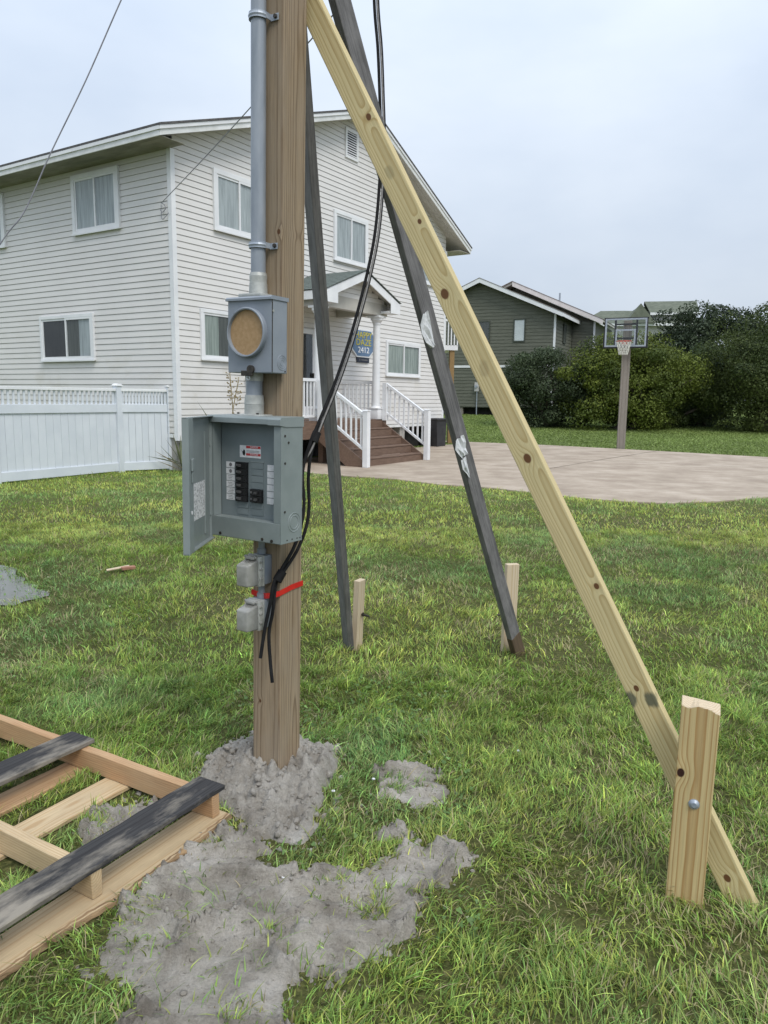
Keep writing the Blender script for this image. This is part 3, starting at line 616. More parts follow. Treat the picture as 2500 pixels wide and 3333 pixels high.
# clover and broad weeds, mostly on the left side
def clover(n, seed):
    r = np.random.default_rng(seed); y = r.uniform(2.0, 7.5, n); x = r.uniform(-1, 0.75, n) * (0.55 * y + 0.4)
    k = (r.uniform(0, 1, n) < 0.5 * sstep(0.42, 0.7, fbm(x, y, 1.1, 3, 91))) & (x < 0.2 + 0.3 * fbm(x, y, 2, 2, 5)) & (mud_d(x, y) < -0.05) & (mound_d(x, y) < 0.0)
    a = (x - PK[0]) * PD1[0] + (y - PK[1]) * PD1[1]; b = (x - PK[0]) * PD2[0] + (y - PK[1]) * PD2[1]
    k &= ~((a > -0.03) & (b > -0.08) & (b < 1.3)); x, y = x[k], y[k]; N = len(x)
    z = r.uniform(0.012, 0.036, N); s = r.uniform(0.003, 0.006, N); ph = r.uniform(0, 6.28, N); VV = []
    tilt = r.normal(0, 0.45, (N, 2))
    for k3 in range(3):
        a0 = ph + k3 * 2.094; cx, cy = x + np.cos(a0) * s, y + np.sin(a0) * s
        for m in range(5):
            b0 = a0 + np.pi + (m - 2) * 1.15; ox, oy = np.cos(b0 + np.pi) * s, np.sin(b0 + np.pi) * s
            if m == 2: ox, oy = np.cos(a0 + np.pi) * s, np.sin(a0 + np.pi) * s
            else: ox, oy = np.cos(a0 + (-1.9, -0.6, 0, 0.6, 1.9)[m]) * s, np.sin(a0 + (-1.9, -0.6, 0, 0.6, 1.9)[m]) * s
            px, py = cx + ox, cy + oy; VV.append(np.stack([px, py, z + (px - x) * tilt[:, 0] + (py - y) * tilt[:, 1]], 1))
    VV = np.stack(VV, 1); fl = []
    for k3 in range(3): fl += [k3 * 5 + q for q in (2, 0, 1, 3, 4)]
    lo = ((np.arange(N) * 15)[:, None] + np.array(fl)[None]).ravel(); nf = N * 3
    c = np.array([0.15, 0.25, 0.08]) * r.lognormal(0, 0.25, (N, 1)); c[r.uniform(0, 1, N) < 0.03] = (0.42, 0.45, 0.28)
    return VV.reshape(-1, 3), lo, np.arange(nf) * 5, np.full(nf, 5), np.repeat(c, 15, 0)
V_, lo, stt, tt, cc = clover(45000, 8)
tag(link('clover', mesh_np('clover', V_, lo, stt, tt, 'grass', cc)), 'patches of clover leaves in the lawn', 'clover', kind='stuff')

# ------------------------------------------------------------------ the pole and what hangs on it
_az, _ln = R(31), 0.0137
_lean = Matrix.Rotation(_ln, 4, 'Y')
_PX, _PY, _PZ = (_lean @ Vector((math.cos(_az), -math.sin(_az), 0)), _lean @ Vector((math.sin(_az), math.cos(_az), 0)), _lean @ Vector((0, 0, 1)))
PC = Vector((-0.442, 2.986, 0))
PM = Matrix(((_PX.x, _PY.x, _PZ.x, PC.x), (_PX.y, _PY.y, _PZ.y, PC.y), (_PX.z, _PY.z, _PZ.z, PC.z), (0, 0, 0, 1)))
def at_pole(x, y, z): return PM @ Matrix.Translation((x, y, z))
def W_(x, y, z): return PM @ Vector((x, y, z))
bm_ = MB().box(-0.07, 0.07, -0.07, 0.07, -0.5, 4.6, 0.006)
pole = bm_.build('wooden_pole', 'w_pole', None, PM)
tag(pole, 'tall square weathered timber pole standing in the dirt mound', 'pole')

# upper conduit with two straps
c = empty('conduit', at_pole(-0.016, -0.101, 1.99), 'grey metal conduit strapped up the pole above the meter socket', 'conduit')
MB().cyl((0, 0, 0.05), (0, 0, 2.5), 0.0275, n=24).build('pipe', 'conduit', c, smooth=True)
MB().cyl((0, 0, 0.024), (0, 0, 0.05), 0.032, 0.033, n=24).cyl((0, 0, 0.05), (0, 0, 0.062), 0.033, 0.030, n=24).build('coupling', 'zinc', c, smooth=True)
MB().cyl((0, 0, -0.015), (0, 0, 0.024), 0.035, 0.033, n=24).box(-0.065, 0.045, -0.04, 0.03, -0.028, -0.014, 0.004).build('hub', 'zinc', c, smooth=True)
for zz in (2.93, 2.15):
    z = zz - 1.99; mb = MB()
    # strap: half ring plus ears with rounded ridge
    prof = [(-0.032 * math.cos(t), -0.032 * math.sin(t)) for t in np.linspace(0, math.pi, 15)]
    for (a, b) in zip(prof, prof[1:]):
        o0, o1 = [(p[0] * 1.09, p[1] * 1.09) for p in (a, b)]
        mb.poly([(a[0], a[1], z - .011), (b[0], b[1], z - .011), (b[0], b[1], z + .011), (a[0], a[1], z + .011), (o0[0], o0[1], z - .011), (o1[0], o1[1], z - .011), (o1[0], o1[1], z + .011), (o0[0], o0[1], z + .011)],
                [(4, 5, 6, 7), (0, 4, 7, 3), (3, 7, 6, 2), (0, 1, 5, 4)])
        m0, m1 = [(p[0] * 1.16, p[1] * 1.16) for p in (a, b)]
        mb.poly([(o0[0], o0[1], z - .006), (o1[0], o1[1], z - .006), (m1[0], m1[1], z), (m0[0], m0[1], z), (o1[0], o1[1], z + .006), (o0[0], o0[1], z + .006)], [(0, 1, 2, 3), (3, 2, 4, 5)])
    mb.box(0.0335, 0.0375, -0.002, 0.027, z - .010, z + .010).box(0.0335, 0.070, 0.024, 0.0275, z - .012, z + .010)
    st = mb.build('strap', 'galv', c)
    MB().cyl((0.058, 0.025, z), (0.058, 0.017, z), 0.009, 0.007, 6).build('screw', 'screw', st)

# meter socket
mt = empty('meter_socket', at_pole(-0.008, -0.071, 1.684), 'blue grey meter socket with round brown blank plate on the pole', 'meter socket')
mb = MB().box(-0.106, 0.106, -0.089, 0, 0, 0.265, 0.003); mb.build('box', 'meter_metal', mt)
MB().prism([(-0.098, 0.262), (0.004, 0.262), (0.004, 0.276), (-0.090, 0.276), (-0.098, 0.270)], 'x', -0.110, 0.110).build('lid', 'meter_metal', mt)
mb = MB(); segs = 48     # raised ring collar
cz = 0.146; cx = -0.005
for k in range(segs):
    a0, a1 = 2 * math.pi * k / segs, 2 * math.pi * (k + 1) / segs
    pr = [(0.0905, -0.0885), (0.0905, -0.106), (0.0875, -0.109), (0.083, -0.108), (0.081, -0.094)]
    for (r0, y0), (r1, y1) in zip(pr, pr[1:]):
        mb.poly([(cx + r0 * math.cos(a0), y0, cz + r0 * math.sin(a0)), (cx + r0 * math.cos(a1), y0, cz + r0 * math.sin(a1)), (cx + r1 * math.cos(a1), y1, cz + r1 * math.sin(a1)), (cx + r1 * math.cos(a0), y1, cz + r1 * math.sin(a0))], [(0, 1, 2, 3)])
bmesh.ops.remove_doubles(mb.bm, verts=mb.bm.verts, dist=1e-5)
mb.build('ring', 'meter_metal', mt, smooth=True)
MB().cyl((cx, -0.0895, cz), (cx, -0.0965, cz), 0.0825, n=48).build('blank_plate', 'fibre', mt)
MB().box(0.1055, 0.1075, -0.0885, -0.085, 0.004, 0.262).build('seam', 'screw', mt)
for (rr, tt_) in ((0.027, 0.0016), (0.019, 0.0014), (0.011, 0.0013)): MB().torus((0.106, -0.030, 0.040), (1, 0, 0), rr, tt_, 24, 6).build('knockout', 'meter_metal', mt, smooth=True)
lt = MB().box(-0.035, 0.020, -0.098, -0.0895, -0.012, 0.008, 0.002).cyl((0.010, -0.0895, 0.012), (0.010, -0.0985, 0.012), 0.016, n=16)
lt.build('latch', 'screw', mt); MB().torus((-0.002, -0.094, -0.019), (0, 1, 0), 0.0075, 0.0018, 16, 6).build('latch_ring', 'galv', mt, smooth=True)
MB().cyl((0.1065, -0.083, 0.222), (0.109, -0.083, 0.222), 0.0045, n=10).build('screw', 'zinc', mt)
MB().cyl((0.1065, -0.012, 0.008), (0.108, -0.012, 0.008), 0.003, n=8).build('screw', 'screw', mt)

# conduit nipple between meter socket and panel
c = empty('conduit_nipple', at_pole(-0.028, -0.110, 1.520), 'short grey conduit nipple joining the meter socket to the breaker panel', 'conduit')
MB().cyl((0, 0, 0.05), (0, 0, 0.165), 0.031, n=24).build('pipe', 'conduit', c, smooth=True)
MB().cyl((0, 0, 0.135), (0, 0, 0.164), 0.0345, 0.0345, n=24).build('bushing', 'zinc', c, smooth=True)
MB().cyl((0, 0, 0.048), (0, 0, 0.082), 0.038, 0.035, n=24).build('locknut', 'zinc', c, smooth=True)
MB().cyl((0, 0, 0.008), (0, 0, 0.049), 0.037, 0.037, n=24).box(-0.062, 0.062, -0.045, 0.036, 0.001, 0.010, 0.003).build('hub', 'zinc', c, smooth=True)
for xx in (-0.05, 0.045): MB().cyl((xx, -0.034, 0.0095), (xx, -0.034, 0.016), 0.005, n=6).build('screw', 'screw', c)

# breaker panel with its door open
bp = empty('breaker_panel', at_pole(0.0, -0.071, 1.058), 'grey green breaker panel with open door and black breakers on the pole', 'breaker panel')
Wd, Dp, Hh = 0.175, 0.127, 0.462
mb = MB()
mb.box(-Wd, Wd, -0.004, 0, 0, Hh).box(-Wd, -Wd + 0.004, -Dp, -0.004, 0.0, Hh, 0.001).box(Wd - 0.004, Wd, -Dp, -0.004, 0.0, Hh, 0.001).box(-Wd + .004, Wd - .004, -Dp, -0.004, 0, 0.004)
mb.box(-Wd + 0.004, -Wd + 0.014, -Dp, -Dp + 0.004, 0.078, Hh - 0.02).box(Wd - 0.034, Wd - 0.004, -Dp, -Dp + 0.004, 0.078, Hh - 0.02)
mb.box(-Wd + 0.0145, -Wd + 0.018, -Dp, -0.084, 0.078, Hh - 0.02)
bx_ = mb.build('enclosure', 'panel_metal', bp)
MB().prism([(-Dp - 0.010, Hh - 0.022), (-Dp - 0.010, Hh - 0.004), (-Dp - 0.004, Hh + 0.004), (0.002, Hh + 0.006), (0.002, Hh - 0.001), (-Dp - 0.007, Hh - 0.001), (-Dp - 0.007, Hh - 0.022)], 'x', -Wd - 0.004, Wd - 0.055).build('rain_hood', 'panel_metal', bp)
MB().prism([(-Dp - 0.011, Hh - 0.024), (-Dp - 0.011, Hh - 0.004), (-Dp - 0.004, Hh + 0.0045), (0.003, Hh + 0.0065), (0.003, Hh - 0.03), (-Dp * 0.8, Hh - 0.03)], 'x', Wd - 0.055, Wd + 0.003).build('hood_end', 'panel_metal', bp)
MB().box(-Wd + 0.0005, Wd - 0.004, -Dp - 0.003, -Dp, 0.002, 0.077, 0.001).box(-Wd + 0.004, Wd - 0.004, -Dp, -0.082, 0.071, 0.077).build('bottom_cover', 'panel_metal', bp)
df = MB().box(-Wd + 0.0185, Wd - 0.0345, -0.082, -0.079, 0.0775, Hh - 0.006).build('dead_front', 'panel_dead', bp)
Y0 = -0.082
pit = 0.0255
def slot(xa, xb, zt, kind):
    zb = zt - pit
    if kind == 'blank':
        o = MB().box(xa, xb, Y0 - 0.0025, Y0 - 0.0002, zb + 0.0012, zt - 0.0012, 0.0008).build('blank', 'panel_dead', bp)
    else:
        o = MB().box(xa, xb, Y0 - 0.012, Y0 - 0.0002, zb + 0.0006, zt - 0.0006, 0.001).build('breaker', 'black', bp)
        xm = xa + (xb - xa) * (0.30 if kind == 'L' else 0.45)
        MB().box(xm, xm + 0.013, Y0 - 0.021, Y0 - 0.0122, zb + 0.008, zt - 0.008, 0.001).build('switch', 'switch', o)
        MB().box(xa + 0.004, xa + 0.011, Y0 - 0.0126, Y0 - 0.0121, zb + 0.010, zt - 0.008).build('rating_mark', 'ink', o)
ztop = 1.348 - 1.058
for k in range(8): slot(-0.075, -0.019, ztop - k * pit, 'L' if k < 6 else 'blank')
for k in range(8): slot(-0.004, 0.055, ztop + 0.002 - k * pit, 'R' if k in (4, 5) else 'blank')
MB().box(-0.0785, -0.0155, Y0 - 0.003, Y0 - 0.0001, ztop, ztop + 0.0035).box(-0.0075, 0.0585, Y0 - 0.003, Y0 - 0.0001, ztop + 0.002, ztop + 0.0055).build('slot_frame', 'panel_metal', bp)
for side, x0 in ((0, -0.131), (1, 0.074)):
    for k in range(6):
        zt = (1.345 if side == 0 else 1.345) - 1.058 - k * 0.0252; j = random.uniform(-0.0015, 0.0015)
        if side == 1 and k == 5:
            lb = MB().prism([(x0 + j, zt - 0.0225), (x0 + 0.028, zt - 0.0225), (x0 + 0.043, zt - 0.004), (x0 + 0.043, zt), (x0 + j, zt)], 'y', Y0 - 0.0016, Y0 - 0.0004).build('circuit_label', 'paper', bp)
        else:
            lb = MB().box(x0 + j, x0 + 0.043 + j, Y0 - 0.0014, Y0 - 0.0004, zt - 0.0225, zt).build('circuit_label', 'paper', bp)
        if side == 0:
            mbk = MB()
            for q in range(3 if k > 1 else 1):
                if k <= 1: mbk.cyl((x0 + 0.022, Y0 - 0.0015, zt - 0.011), (x0 + 0.022, Y0 - 0.0018, zt - 0.011), 0.0075, n=12)
                else: mbk.box(x0 + 0.008 + random.uniform(0, .01), x0 + 0.03 + random.uniform(0, .008), Y0 - 0.0019, Y0 - 0.0015, zt - 0.006 - q * 0.006, zt - 0.0045 - q * 0.006)
            mbk.build('writing', 'ink', lb)
# danger sticker
sx0, sx1, sz0, sz1 = -0.062, 0.042, 1.366 - 1.058, 1.412 - 1.058
stk = MB().box(sx0, sx1, Y0 - 0.0012, Y0 - 0.0003, sz0, sz1).build('danger_sticker', 'paper', bp)
MB().box(-0.030, sx1 - 0.001, Y0 - 0.0016, Y0 - 0.0013, sz1 - 0.0105, sz1 - 0.001).box(-0.030, sx1 - 0.001, Y0 - 0.0016, Y0 - 0.0013, sz0 + 0.008, sz0 + 0.017).build('red_band', 'redprint', stk)
for zz in (sz1 - 0.0058, sz0 + 0.0125):
    link('lettering', text_mesh('DANGER', 0.0095, 'paper', 0.0001), stk, Matrix.Translation((0.010, Y0 - 0.0018, zz)) @ Matrix.Rotation(R(90), 4, 'X'))
MB().prism([(-0.058, 0.338), (-0.050, 0.331), (-0.046, 0.318), (-0.038, 0.314), (-0.034, 0.323), (-0.036, 0.336), (-0.042, 0.338), (-0.047, 0.330)], 'y', Y0 - 0.0017, Y0 - 0.0014).build('pictogram', 'black', stk)
for q in range(2): MB().box(-0.028, 0.036, Y0 - 0.0016, Y0 - 0.0013, 0.3335 - q * 0.005, 0.335 - q * 0.005).build('fine_print', 'ink', stk)
# side face details
for (yy, zz) in ((-0.106, 0.40), (-0.085, 0.375), (-0.105, 0.30), (-0.105, 0.12)): MB().cyl((Wd, yy, zz), (Wd + 0.002, yy, zz), 0.0045, n=8).build('screw', 'screw', bp)
for (rr, ttk) in ((0.036, 0.0018), (0.025, 0.0018)): MB().torus((Wd, -0.048, 0.075), (1, 0, 0), rr, ttk, 32, 6).build('knockout', 'panel_metal', bp, smooth=True)
for (xx, zz) in ((0.09, 0.012), (0.135, 0.010), (-0.12, 0.012)): MB().cyl((xx, -Dp - 0.003, zz), (xx, -Dp - 0.006, zz), 0.006, n=8).build('screw', 'screw', bp)
for yy in (-0.09, -0.06, -0.03, -0.012): MB().cyl((Wd, yy, 0.012), (Wd + 0.0015, yy, 0.012), 0.0028, n=6).build('screw', 'screw', bp)
# the open door, hinged at the left front edge
dm = Matrix.Translation((-Wd + 0.002, -Dp - 0.004, -0.012)) @ Matrix.Rotation(-R(61), 4, 'Z')
DW, DH = 0.345, 0.475
d_ = MB().box(0, DW, -0.002, 0, 0, DH).box(DW - 0.002, DW, 0, 0.022, 0.0, DH).box(0, DW, 0, 0.018, 0, 0.003).box(0.0, DW, 0, 0.018, DH - 0.003, DH).box(0, 0.003, 0, 0.010, 0.003, DH - 0.003)
d_.box(DW - 0.055, DW - 0.002, 0.018, 0.021, 0.003, DH - 0.003).box(0.06, 0.075, 0, 0.004, 0.03, DH - 0.06)
door = d_.build('door', 'panel_metal', bp, dm)
MB().box(0.06, 0.23, 0.0005, 0.0012, 0.10, 0.235).build('wiring_diagram', 'print', door)
MB().box(DW - 0.046, DW - 0.022, 0.0212, 0.028, 0.29, 0.335, 0.003).box(DW - 0.040, DW - 0.028, 0.0212, 0.026, 0.25, 0.288, 0.002).build('door_latch', 'panel_metal', door)
MB().cyl((DW - 0.032, 0.021, 0.145), (DW - 0.032, 0.0225, 0.145), 0.007, n=12).build('latch_hole', 'paper', door)
for zz in (0.09, 0.36): MB().cyl((0.002, 0.002, zz), (0.002, 0.002, zz + 0.05), 0.005, n=10).build('hinge', 'panel_metal', door)

# two outlets with bubble covers
for k, (z0, lab) in enumerate(((0.868, 'upper weatherproof outlet with smoky clear bubble cover under the breaker panel'), (0.690, 'lower weatherproof outlet with smoky clear bubble cover below the red tape'))):
    ob = empty('outlet_box', at_pole(-0.005, -0.071, z0), lab, 'outlet', 'weatherproof outlets on the pole')
    MB().box(-0.035, 0.035, -0.048, 0, 0, 0.115, 0.004).build('back_box', 'meter_metal', ob, smooth=True)
    MB().box(-0.039, 0.039, -0.056, -0.0485, -0.004, 0.119, 0.003).box(-0.037, 0.037, -0.080, -0.0565, -0.002, 0.117, 0.005).build('cover_plate', 'zinc', ob, smooth=True)
    # hollow bubble: tapered shell
    mb = MB(); o0 = [(-0.033, 0.002), (0.033, 0.002), (0.033, 0.104), (-0.033, 0.104)]; o1 = [(-0.028, 0.006), (0.028, 0.006), (0.028, 0.090), (-0.028, 0.090)]
    bub = bmesh.new(); v0 = [mb.bm.verts.new((x, -0.081, z)) for x, z in o0]; v1 = [mb.bm.verts.new((x, -0.140, z)) for x, z in o1]
    for q in range(4): mb.bm.faces.new((v0[q], v0[(q + 1) % 4], v1[(q + 1) % 4], v1[q]))
    mb.bm.faces.new(v1[::-1])
    bmesh.ops.bevel(mb.bm, geom=[e for e in mb.bm.edges if not e.is_boundary], offset=0.007, segments=3, profile=0.5, affect='EDGES'); bub.free()
    bo = mb.build('bubble_cover', 'cover', ob, smooth=True); sm = bo.modifiers.new('thickness', 'SOLIDIFY'); sm.thickness = 0.002
    MB().box(-0.020, 0.020, -0.0815, -0.0805, 0.012, 0.100).build('receptacle', 'curtain', ob)
    MB().cyl((-0.030, -0.084, 0.114), (0.030, -0.084, 0.114), 0.006, n=10).box(-0.022, 0.022, -0.094, -0.082, 0.105, 0.117, 0.003).build('hinge', 'cover', ob, smooth=True)
    for zz in (0.025, 0.062, 0.090): MB().box(0.036, 0.041, -0.078, -0.062, zz, zz + 0.010, 0.002).build('clip', 'cover', ob)
c = empty('conduit_stub', at_pole(-0.004, -0.094, 0.985), 'thin grey conduit from breaker panel down to the upper outlet', 'conduit')
MB().cyl((0, 0, 0), (0, 0, 0.070), 0.013, n=16).cyl((0, 0, 0), (0, 0, 0.022), 0.018, n=16).build('pipe', 'conduit', c, smooth=True)
c = empty('conduit_stub', at_pole(-0.004, -0.094, 0.806), 'thin grey conduit between the two outlets on the pole', 'conduit')
MB().cyl((0, 0, 0), (0, 0, 0.061), 0.013, n=16).cyl((0, 0, 0), (0, 0, 0.020), 0.018, n=16).build('pipe', 'conduit', c, smooth=True)

# drop cable: two black conductors and a bare grey messenger, looping out to the right and back to the pole
CA = [(-0.104, 3.628, 4.173), (-0.081, 3.605, 3.689), (-0.071, 3.6, 3.322), (-0.052, 3.568, 3.109), (-0.041, 3.535, 2.896), (-0.034, 3.507, 2.71), (-0.039, 3.453, 2.491), (-0.062, 3.386, 2.247), (-0.128, 3.288, 1.939), (-0.198, 3.17, 1.691), (-0.267, 3.08, 1.503), (-0.307, 3.033, 1.393), (-0.329, 3.008, 1.296), (-0.32, 2.98, 1.176), (-0.331, 2.946, 1.082), (-0.355, 2.909, 1.008), (-0.396, 2.878, 0.934), (-0.424, 2.855, 0.884), (-0.438, 2.843, 0.807), (-0.461, 2.841, 0.696), (-0.478, 2.834, 0.583)]
CB = [(-0.089, 3.651, 4.19), (-0.066, 3.627, 3.702), (-0.055, 3.622, 3.333), (-0.036, 3.589, 3.119), (-0.025, 3.557, 2.904), (-0.018, 3.528, 2.717), (-0.023, 3.474, 2.497), (-0.046, 3.407, 2.251), (-0.113, 3.309, 1.941), (-0.184, 3.19, 1.691), (-0.254, 3.101, 1.502), (-0.294, 3.053, 1.392), (-0.307, 3.027, 1.282), (-0.302, 2.998, 1.161), (-0.312, 2.965, 1.078), (-0.342, 2.928, 0.998), (-0.384, 2.897, 0.93), (-0.418, 2.874, 0.879), (-0.431, 2.857, 0.766), (-0.447, 2.859, 0.678), (-0.442, 2.844, 0.582), (-0.431, 2.825, 0.486)]
CC = [(-0.097, 3.608, 4.159), (-0.074, 3.585, 3.678), (-0.064, 3.58, 3.313), (-0.045, 3.548, 3.101), (-0.034, 3.516, 2.889), (-0.027, 3.488, 2.704), (-0.032, 3.434, 2.487), (-0.055, 3.367, 2.243), (-0.121, 3.27, 1.937), (-0.191, 3.151, 1.69), (-0.259, 3.062, 1.503), (-0.299, 3.015, 1.394), (-0.328, 3.006, 1.346)]
cb = empty('drop_cable', Matrix.Identity(4), 'black service cable looping down from above to the red tape on the pole', 'cable')
tube(CA, 0.0070).build('conductor', 'rubber', cb, smooth=True); tube(CB, 0.0068).build('conductor', 'rubber', cb, smooth=True); tube([(x + 0.006, y + 0.022, z) for x, y, z in CC], 0.0042, 8).build('messenger', 'greycable', cb, smooth=True)
for (a, b, q) in ((CA[10], CA[11], 0.6), (CA[16], CA[17], 0.6)):
    a, b = Vector(a), Vector(b); p = a.lerp(b, q); d = (b - a).normalized() * 0.022
    MB().cyl(p - d + Vector((0.008, 0.01, 0)), p + d + Vector((0.008, 0.01, 0)), 0.0185, n=12).build('tape_wrap', 'rubber', cb, smooth=True)
# red tape round the pole and the cable
mb = MB(); loop = [(-0.074, -0.074, 0.815), (-0.074, 0.074, 0.80), (0.0745, 0.074, 0.845), (0.0745, 0.0, 0.842), (0.0745, -0.045, 0.836), (0.075, -0.082, 0.832), (0.058, -0.108, 0.828), (0.03, -0.108, 0.822), (0.0, -0.094, 0.815), (-0.045, -0.0755, 0.812)]
LV = [(W_(x, y, z - 0.011), W_(x, y, z + 0.011)) for x, y, z in loop]; vv = [(mb.bm.verts.new(a), mb.bm.verts.new(b)) for a, b in LV]
for k in range(len(vv)): a, b = vv[k], vv[(k + 1) % len(vv)]; mb.bm.faces.new((a[0], b[0], b[1], a[1]))
rt = mb.build('red_tape', 'redtape'); m_ = rt.modifiers.new('thickness', 'SOLIDIFY'); m_.thickness = 0.002
tag(rt, 'band of red tape tying the black cables to the wooden pole', 'tape')

# ------------------------------------------------------------------ braces and stakes
def beam(name, p0, p1, xdir, w, t, mat, label=None, cat=None, group=None, parent=None, bev=0.004, y0=0.0):
    L_ = (Vector(p1) - Vector(p0)).length
    o = MB().box(-w / 2, w / 2, y0 - t / 2, y0 + t / 2, 0, L_, bev).build(name, mat, parent, beam_matrix(p0, p1, xdir)); return tag(o, label, cat, group)
YB, YT = Vector((1.166, 2.206, 0)), Vector((-0.0995, 2.926, 2.618)); yd = (YT - YB).normalized(); plan = Vector((0.866, -0.493, 0))
M['w_new'] = wood('yellow_pine', (0.64, 0.54, 0.30), (0.44, 0.32, 0.14), 150, (0.02, 0.045), 0.012, (0.50, 0.43, 0.23), 0.4, rand=False, fibre=0.28, stain_scale=3,
    knots=[(0.019, 3.07, 0.011), (0.021, 2.63, 0.008), (-0.011, 2.355, 0.016), (0.001, 1.70, 0.014), (0.025, 1.21, 0.009), (-0.004, 0.85, 0.009), (-0.005, 0.19, 0.011), (-0.040, 0.36, 0.010)], knot_col=(0.13, 0.06, 0.025),
    marks=[(-0.038, 0.82, 0.022, (0.07, 0.085, 0.06), 0.85), (0.026, 0.80, 0.022, (0.07, 0.085, 0.06), 0.85), (0.0, 2.05, 0.022, (0.20, 0.15, 0.08), 0.35), (0.0, 2.85, 0.02, (0.16, 0.15, 0.09), 0.35)])
beam('diagonal_brace', YB - yd * 0.10, YT + yd * 1.5, plan, 0.089, 0.038, 'w_new', 'long fresh yellow lumber brace slanting from pole to ground at right', 'brace', y0=0.02 * 1)
# front stake: split top
sm_ = beam_matrix((0.985, 2.222, -0.12), (0.992, 2.222, 0.70), (0.93, -0.37, 0))
mb = MB(); mb.box(-0.056, 0.056, -0.021, 0.021, 0, 0.80)
bmesh.ops.subdivide_edges(mb.bm, edges=[e for e in mb.bm.edges if abs(e.verts[0].co.z - e.verts[1].co.z) < 1e-4 and abs(e.verts[0].co.y - e.verts[1].co.y) < 1e-4 and e.verts[0].co.z > 0.5], cuts=8)
for v in mb.bm.verts:
    if v.co.z > 0.5:
        near = (v.co.y < 0) == ((sm_.to_3x3() @ Vector((0, -1, 0))).y < 0)
        v.co.z += (0.006 * math.sin(v.co.x * 60 + 1.0) + random.uniform(-0.005, 0.003) if near else 0) - v.co.x * 0.10 - (0.014 if near else 0)
stake = mb.build('wooden_stake', 'w_stake', None, sm_); m_ = stake.modifiers.new('edge', 'BEVEL'); m_.width = 0.002; m_.segments = 1
for f_ in stake.data.polygons:
    if f_.normal.z > 0.7: f_.material_index = 1
stake.data.materials.append(M['w_pale'])
tag(stake, 'amber lumber stake with bolt head in front of the yellow brace', 'stake')
_sn = -1 if (sm_.to_3x3() @ Vector((0, -1, 0))).y < 0 else 1
MB().cyl((0.004, _sn * 0.021, 0.47), (0.004, _sn * 0.024, 0.47), 0.0165, n=20).cyl((0.004, _sn * 0.024, 0.47), (0.004, _sn * 0.031, 0.47), 0.0155, 0.008, n=20).build('bolt_head', 'galv', stake, smooth=True)

DK2M = beam_matrix((0.885, 4.607, -0.06), (-0.33, 3.10, 3.54), (0.70, 0.71, 0))
dk1 = beam('diagonal_brace', (-0.214, 4.692, -0.06), (-0.375, 3.10, 3.30), (-0.45, 0.9, 0), 0.089, 0.040, 'w_dark', 'dark grey stained brace nearest the pole, behind the cables', 'brace', 'dark braces behind the pole')
dk2 = beam('diagonal_brace', (0.885, 4.607, -0.06), (-0.33, 3.10, 3.54), (0.70, 0.71, 0), 0.089, 0.040, 'w_dark', 'dark grey stained brace with torn white tags, left of the yellow brace', 'brace', 'dark braces behind the pole')
M['w_foot'] = wood('wet_brown_timber', (0.12, 0.085, 0.055), (0.07, 0.05, 0.032), 45, (0.03, 0.09), 0.02, fibre=0.5)
MB().box(-0.046, 0.046, -0.0215, 0.0215, 0.03, 0.24, 0.006).build('worn_foot', 'w_foot', dk2)
s1 = beam('wooden_stake', (-0.170, 4.66, -0.1), (-0.148, 4.655, 0.455), (0.45, 0.89, 0), 0.080, 0.042, 'w_pale', 'pale short stake bolted to the dark brace nearest the pole', 'stake', 'pale stakes behind the pole')
MB().cyl((0.01, -0.02, 0.33), (0.01, -0.075, 0.325), 0.007, n=10).cyl((0.01, -0.026, 0.33), (0.01, -0.034, 0.33), 0.014, n=6).build('bolt', 'screw', s1)
s2 = beam('wooden_stake', (0.805, 4.66, -0.1), (0.815, 4.66, 0.57), (0.96, 0.28, 0), 0.085, 0.040, 'w_pale', 'pale short stake behind the foot of the dark brace beside the yellow one', 'stake', 'pale stakes behind the pole')
MB().cyl((-0.04, 0, 0.34), (-0.085, 0, 0.34), 0.006, n=10).build('bolt', 'screw', s2)
# torn tags stapled to the dark brace
def crumpled(name, pts, mat, label, cat, z_off, seed):
    r = random.Random(seed); bmx = MB(); n_ = 6
    vs2 = [[bmx.bm.verts.new((x + r.uniform(-.004, .004), -0.022 - abs(r.gauss(0.004, .006)), z + r.uniform(-.004, .004))) for x in np.linspace(a, b, n_)] for (z, a, b) in pts]
    for ra, rb in zip(vs2, vs2[1:]):
        for q in range(n_ - 1): bmx.bm.faces.new((ra[q], ra[q + 1], rb[q + 1], rb[q]))
    o = bmx.build(name, mat, None, DK2M @ Matrix.Translation((0, 0, z_off))); sm2 = o.modifiers.new('thickness', 'SOLIDIFY'); sm2.thickness = 0.001
    return tag(o, label, cat, 'torn tags on the dark brace')
crumpled('torn_tag', [(0.10, -0.05, -0.005), (0.06, -0.085, -0.01), (0.02, -0.09, -0.012), (-0.03, -0.075, -0.02), (-0.07, -0.05, -0.02)], 'paper', 'white torn paper tag high on the dark brace', 'paper tag', 2.26, 1)
crumpled('torn_tag', [(0.07, -0.065, 0.0), (0.03, -0.080, 0.006), (-0.01, -0.072, 0.0), (-0.04, -0.055, -0.012)], 'paper', 'crumpled white tag halfway down the dark brace', 'paper tag', 1.60, 2)
crumpled('torn_tag', [(0.0, -0.055, -0.018), (-0.05, -0.065, -0.02), (-0.09, -0.05, -0.026), (-0.12, -0.045, -0.03)], 'paper', 'white paper strip hanging just under the crumpled tag', 'paper tag', 1.55, 3)

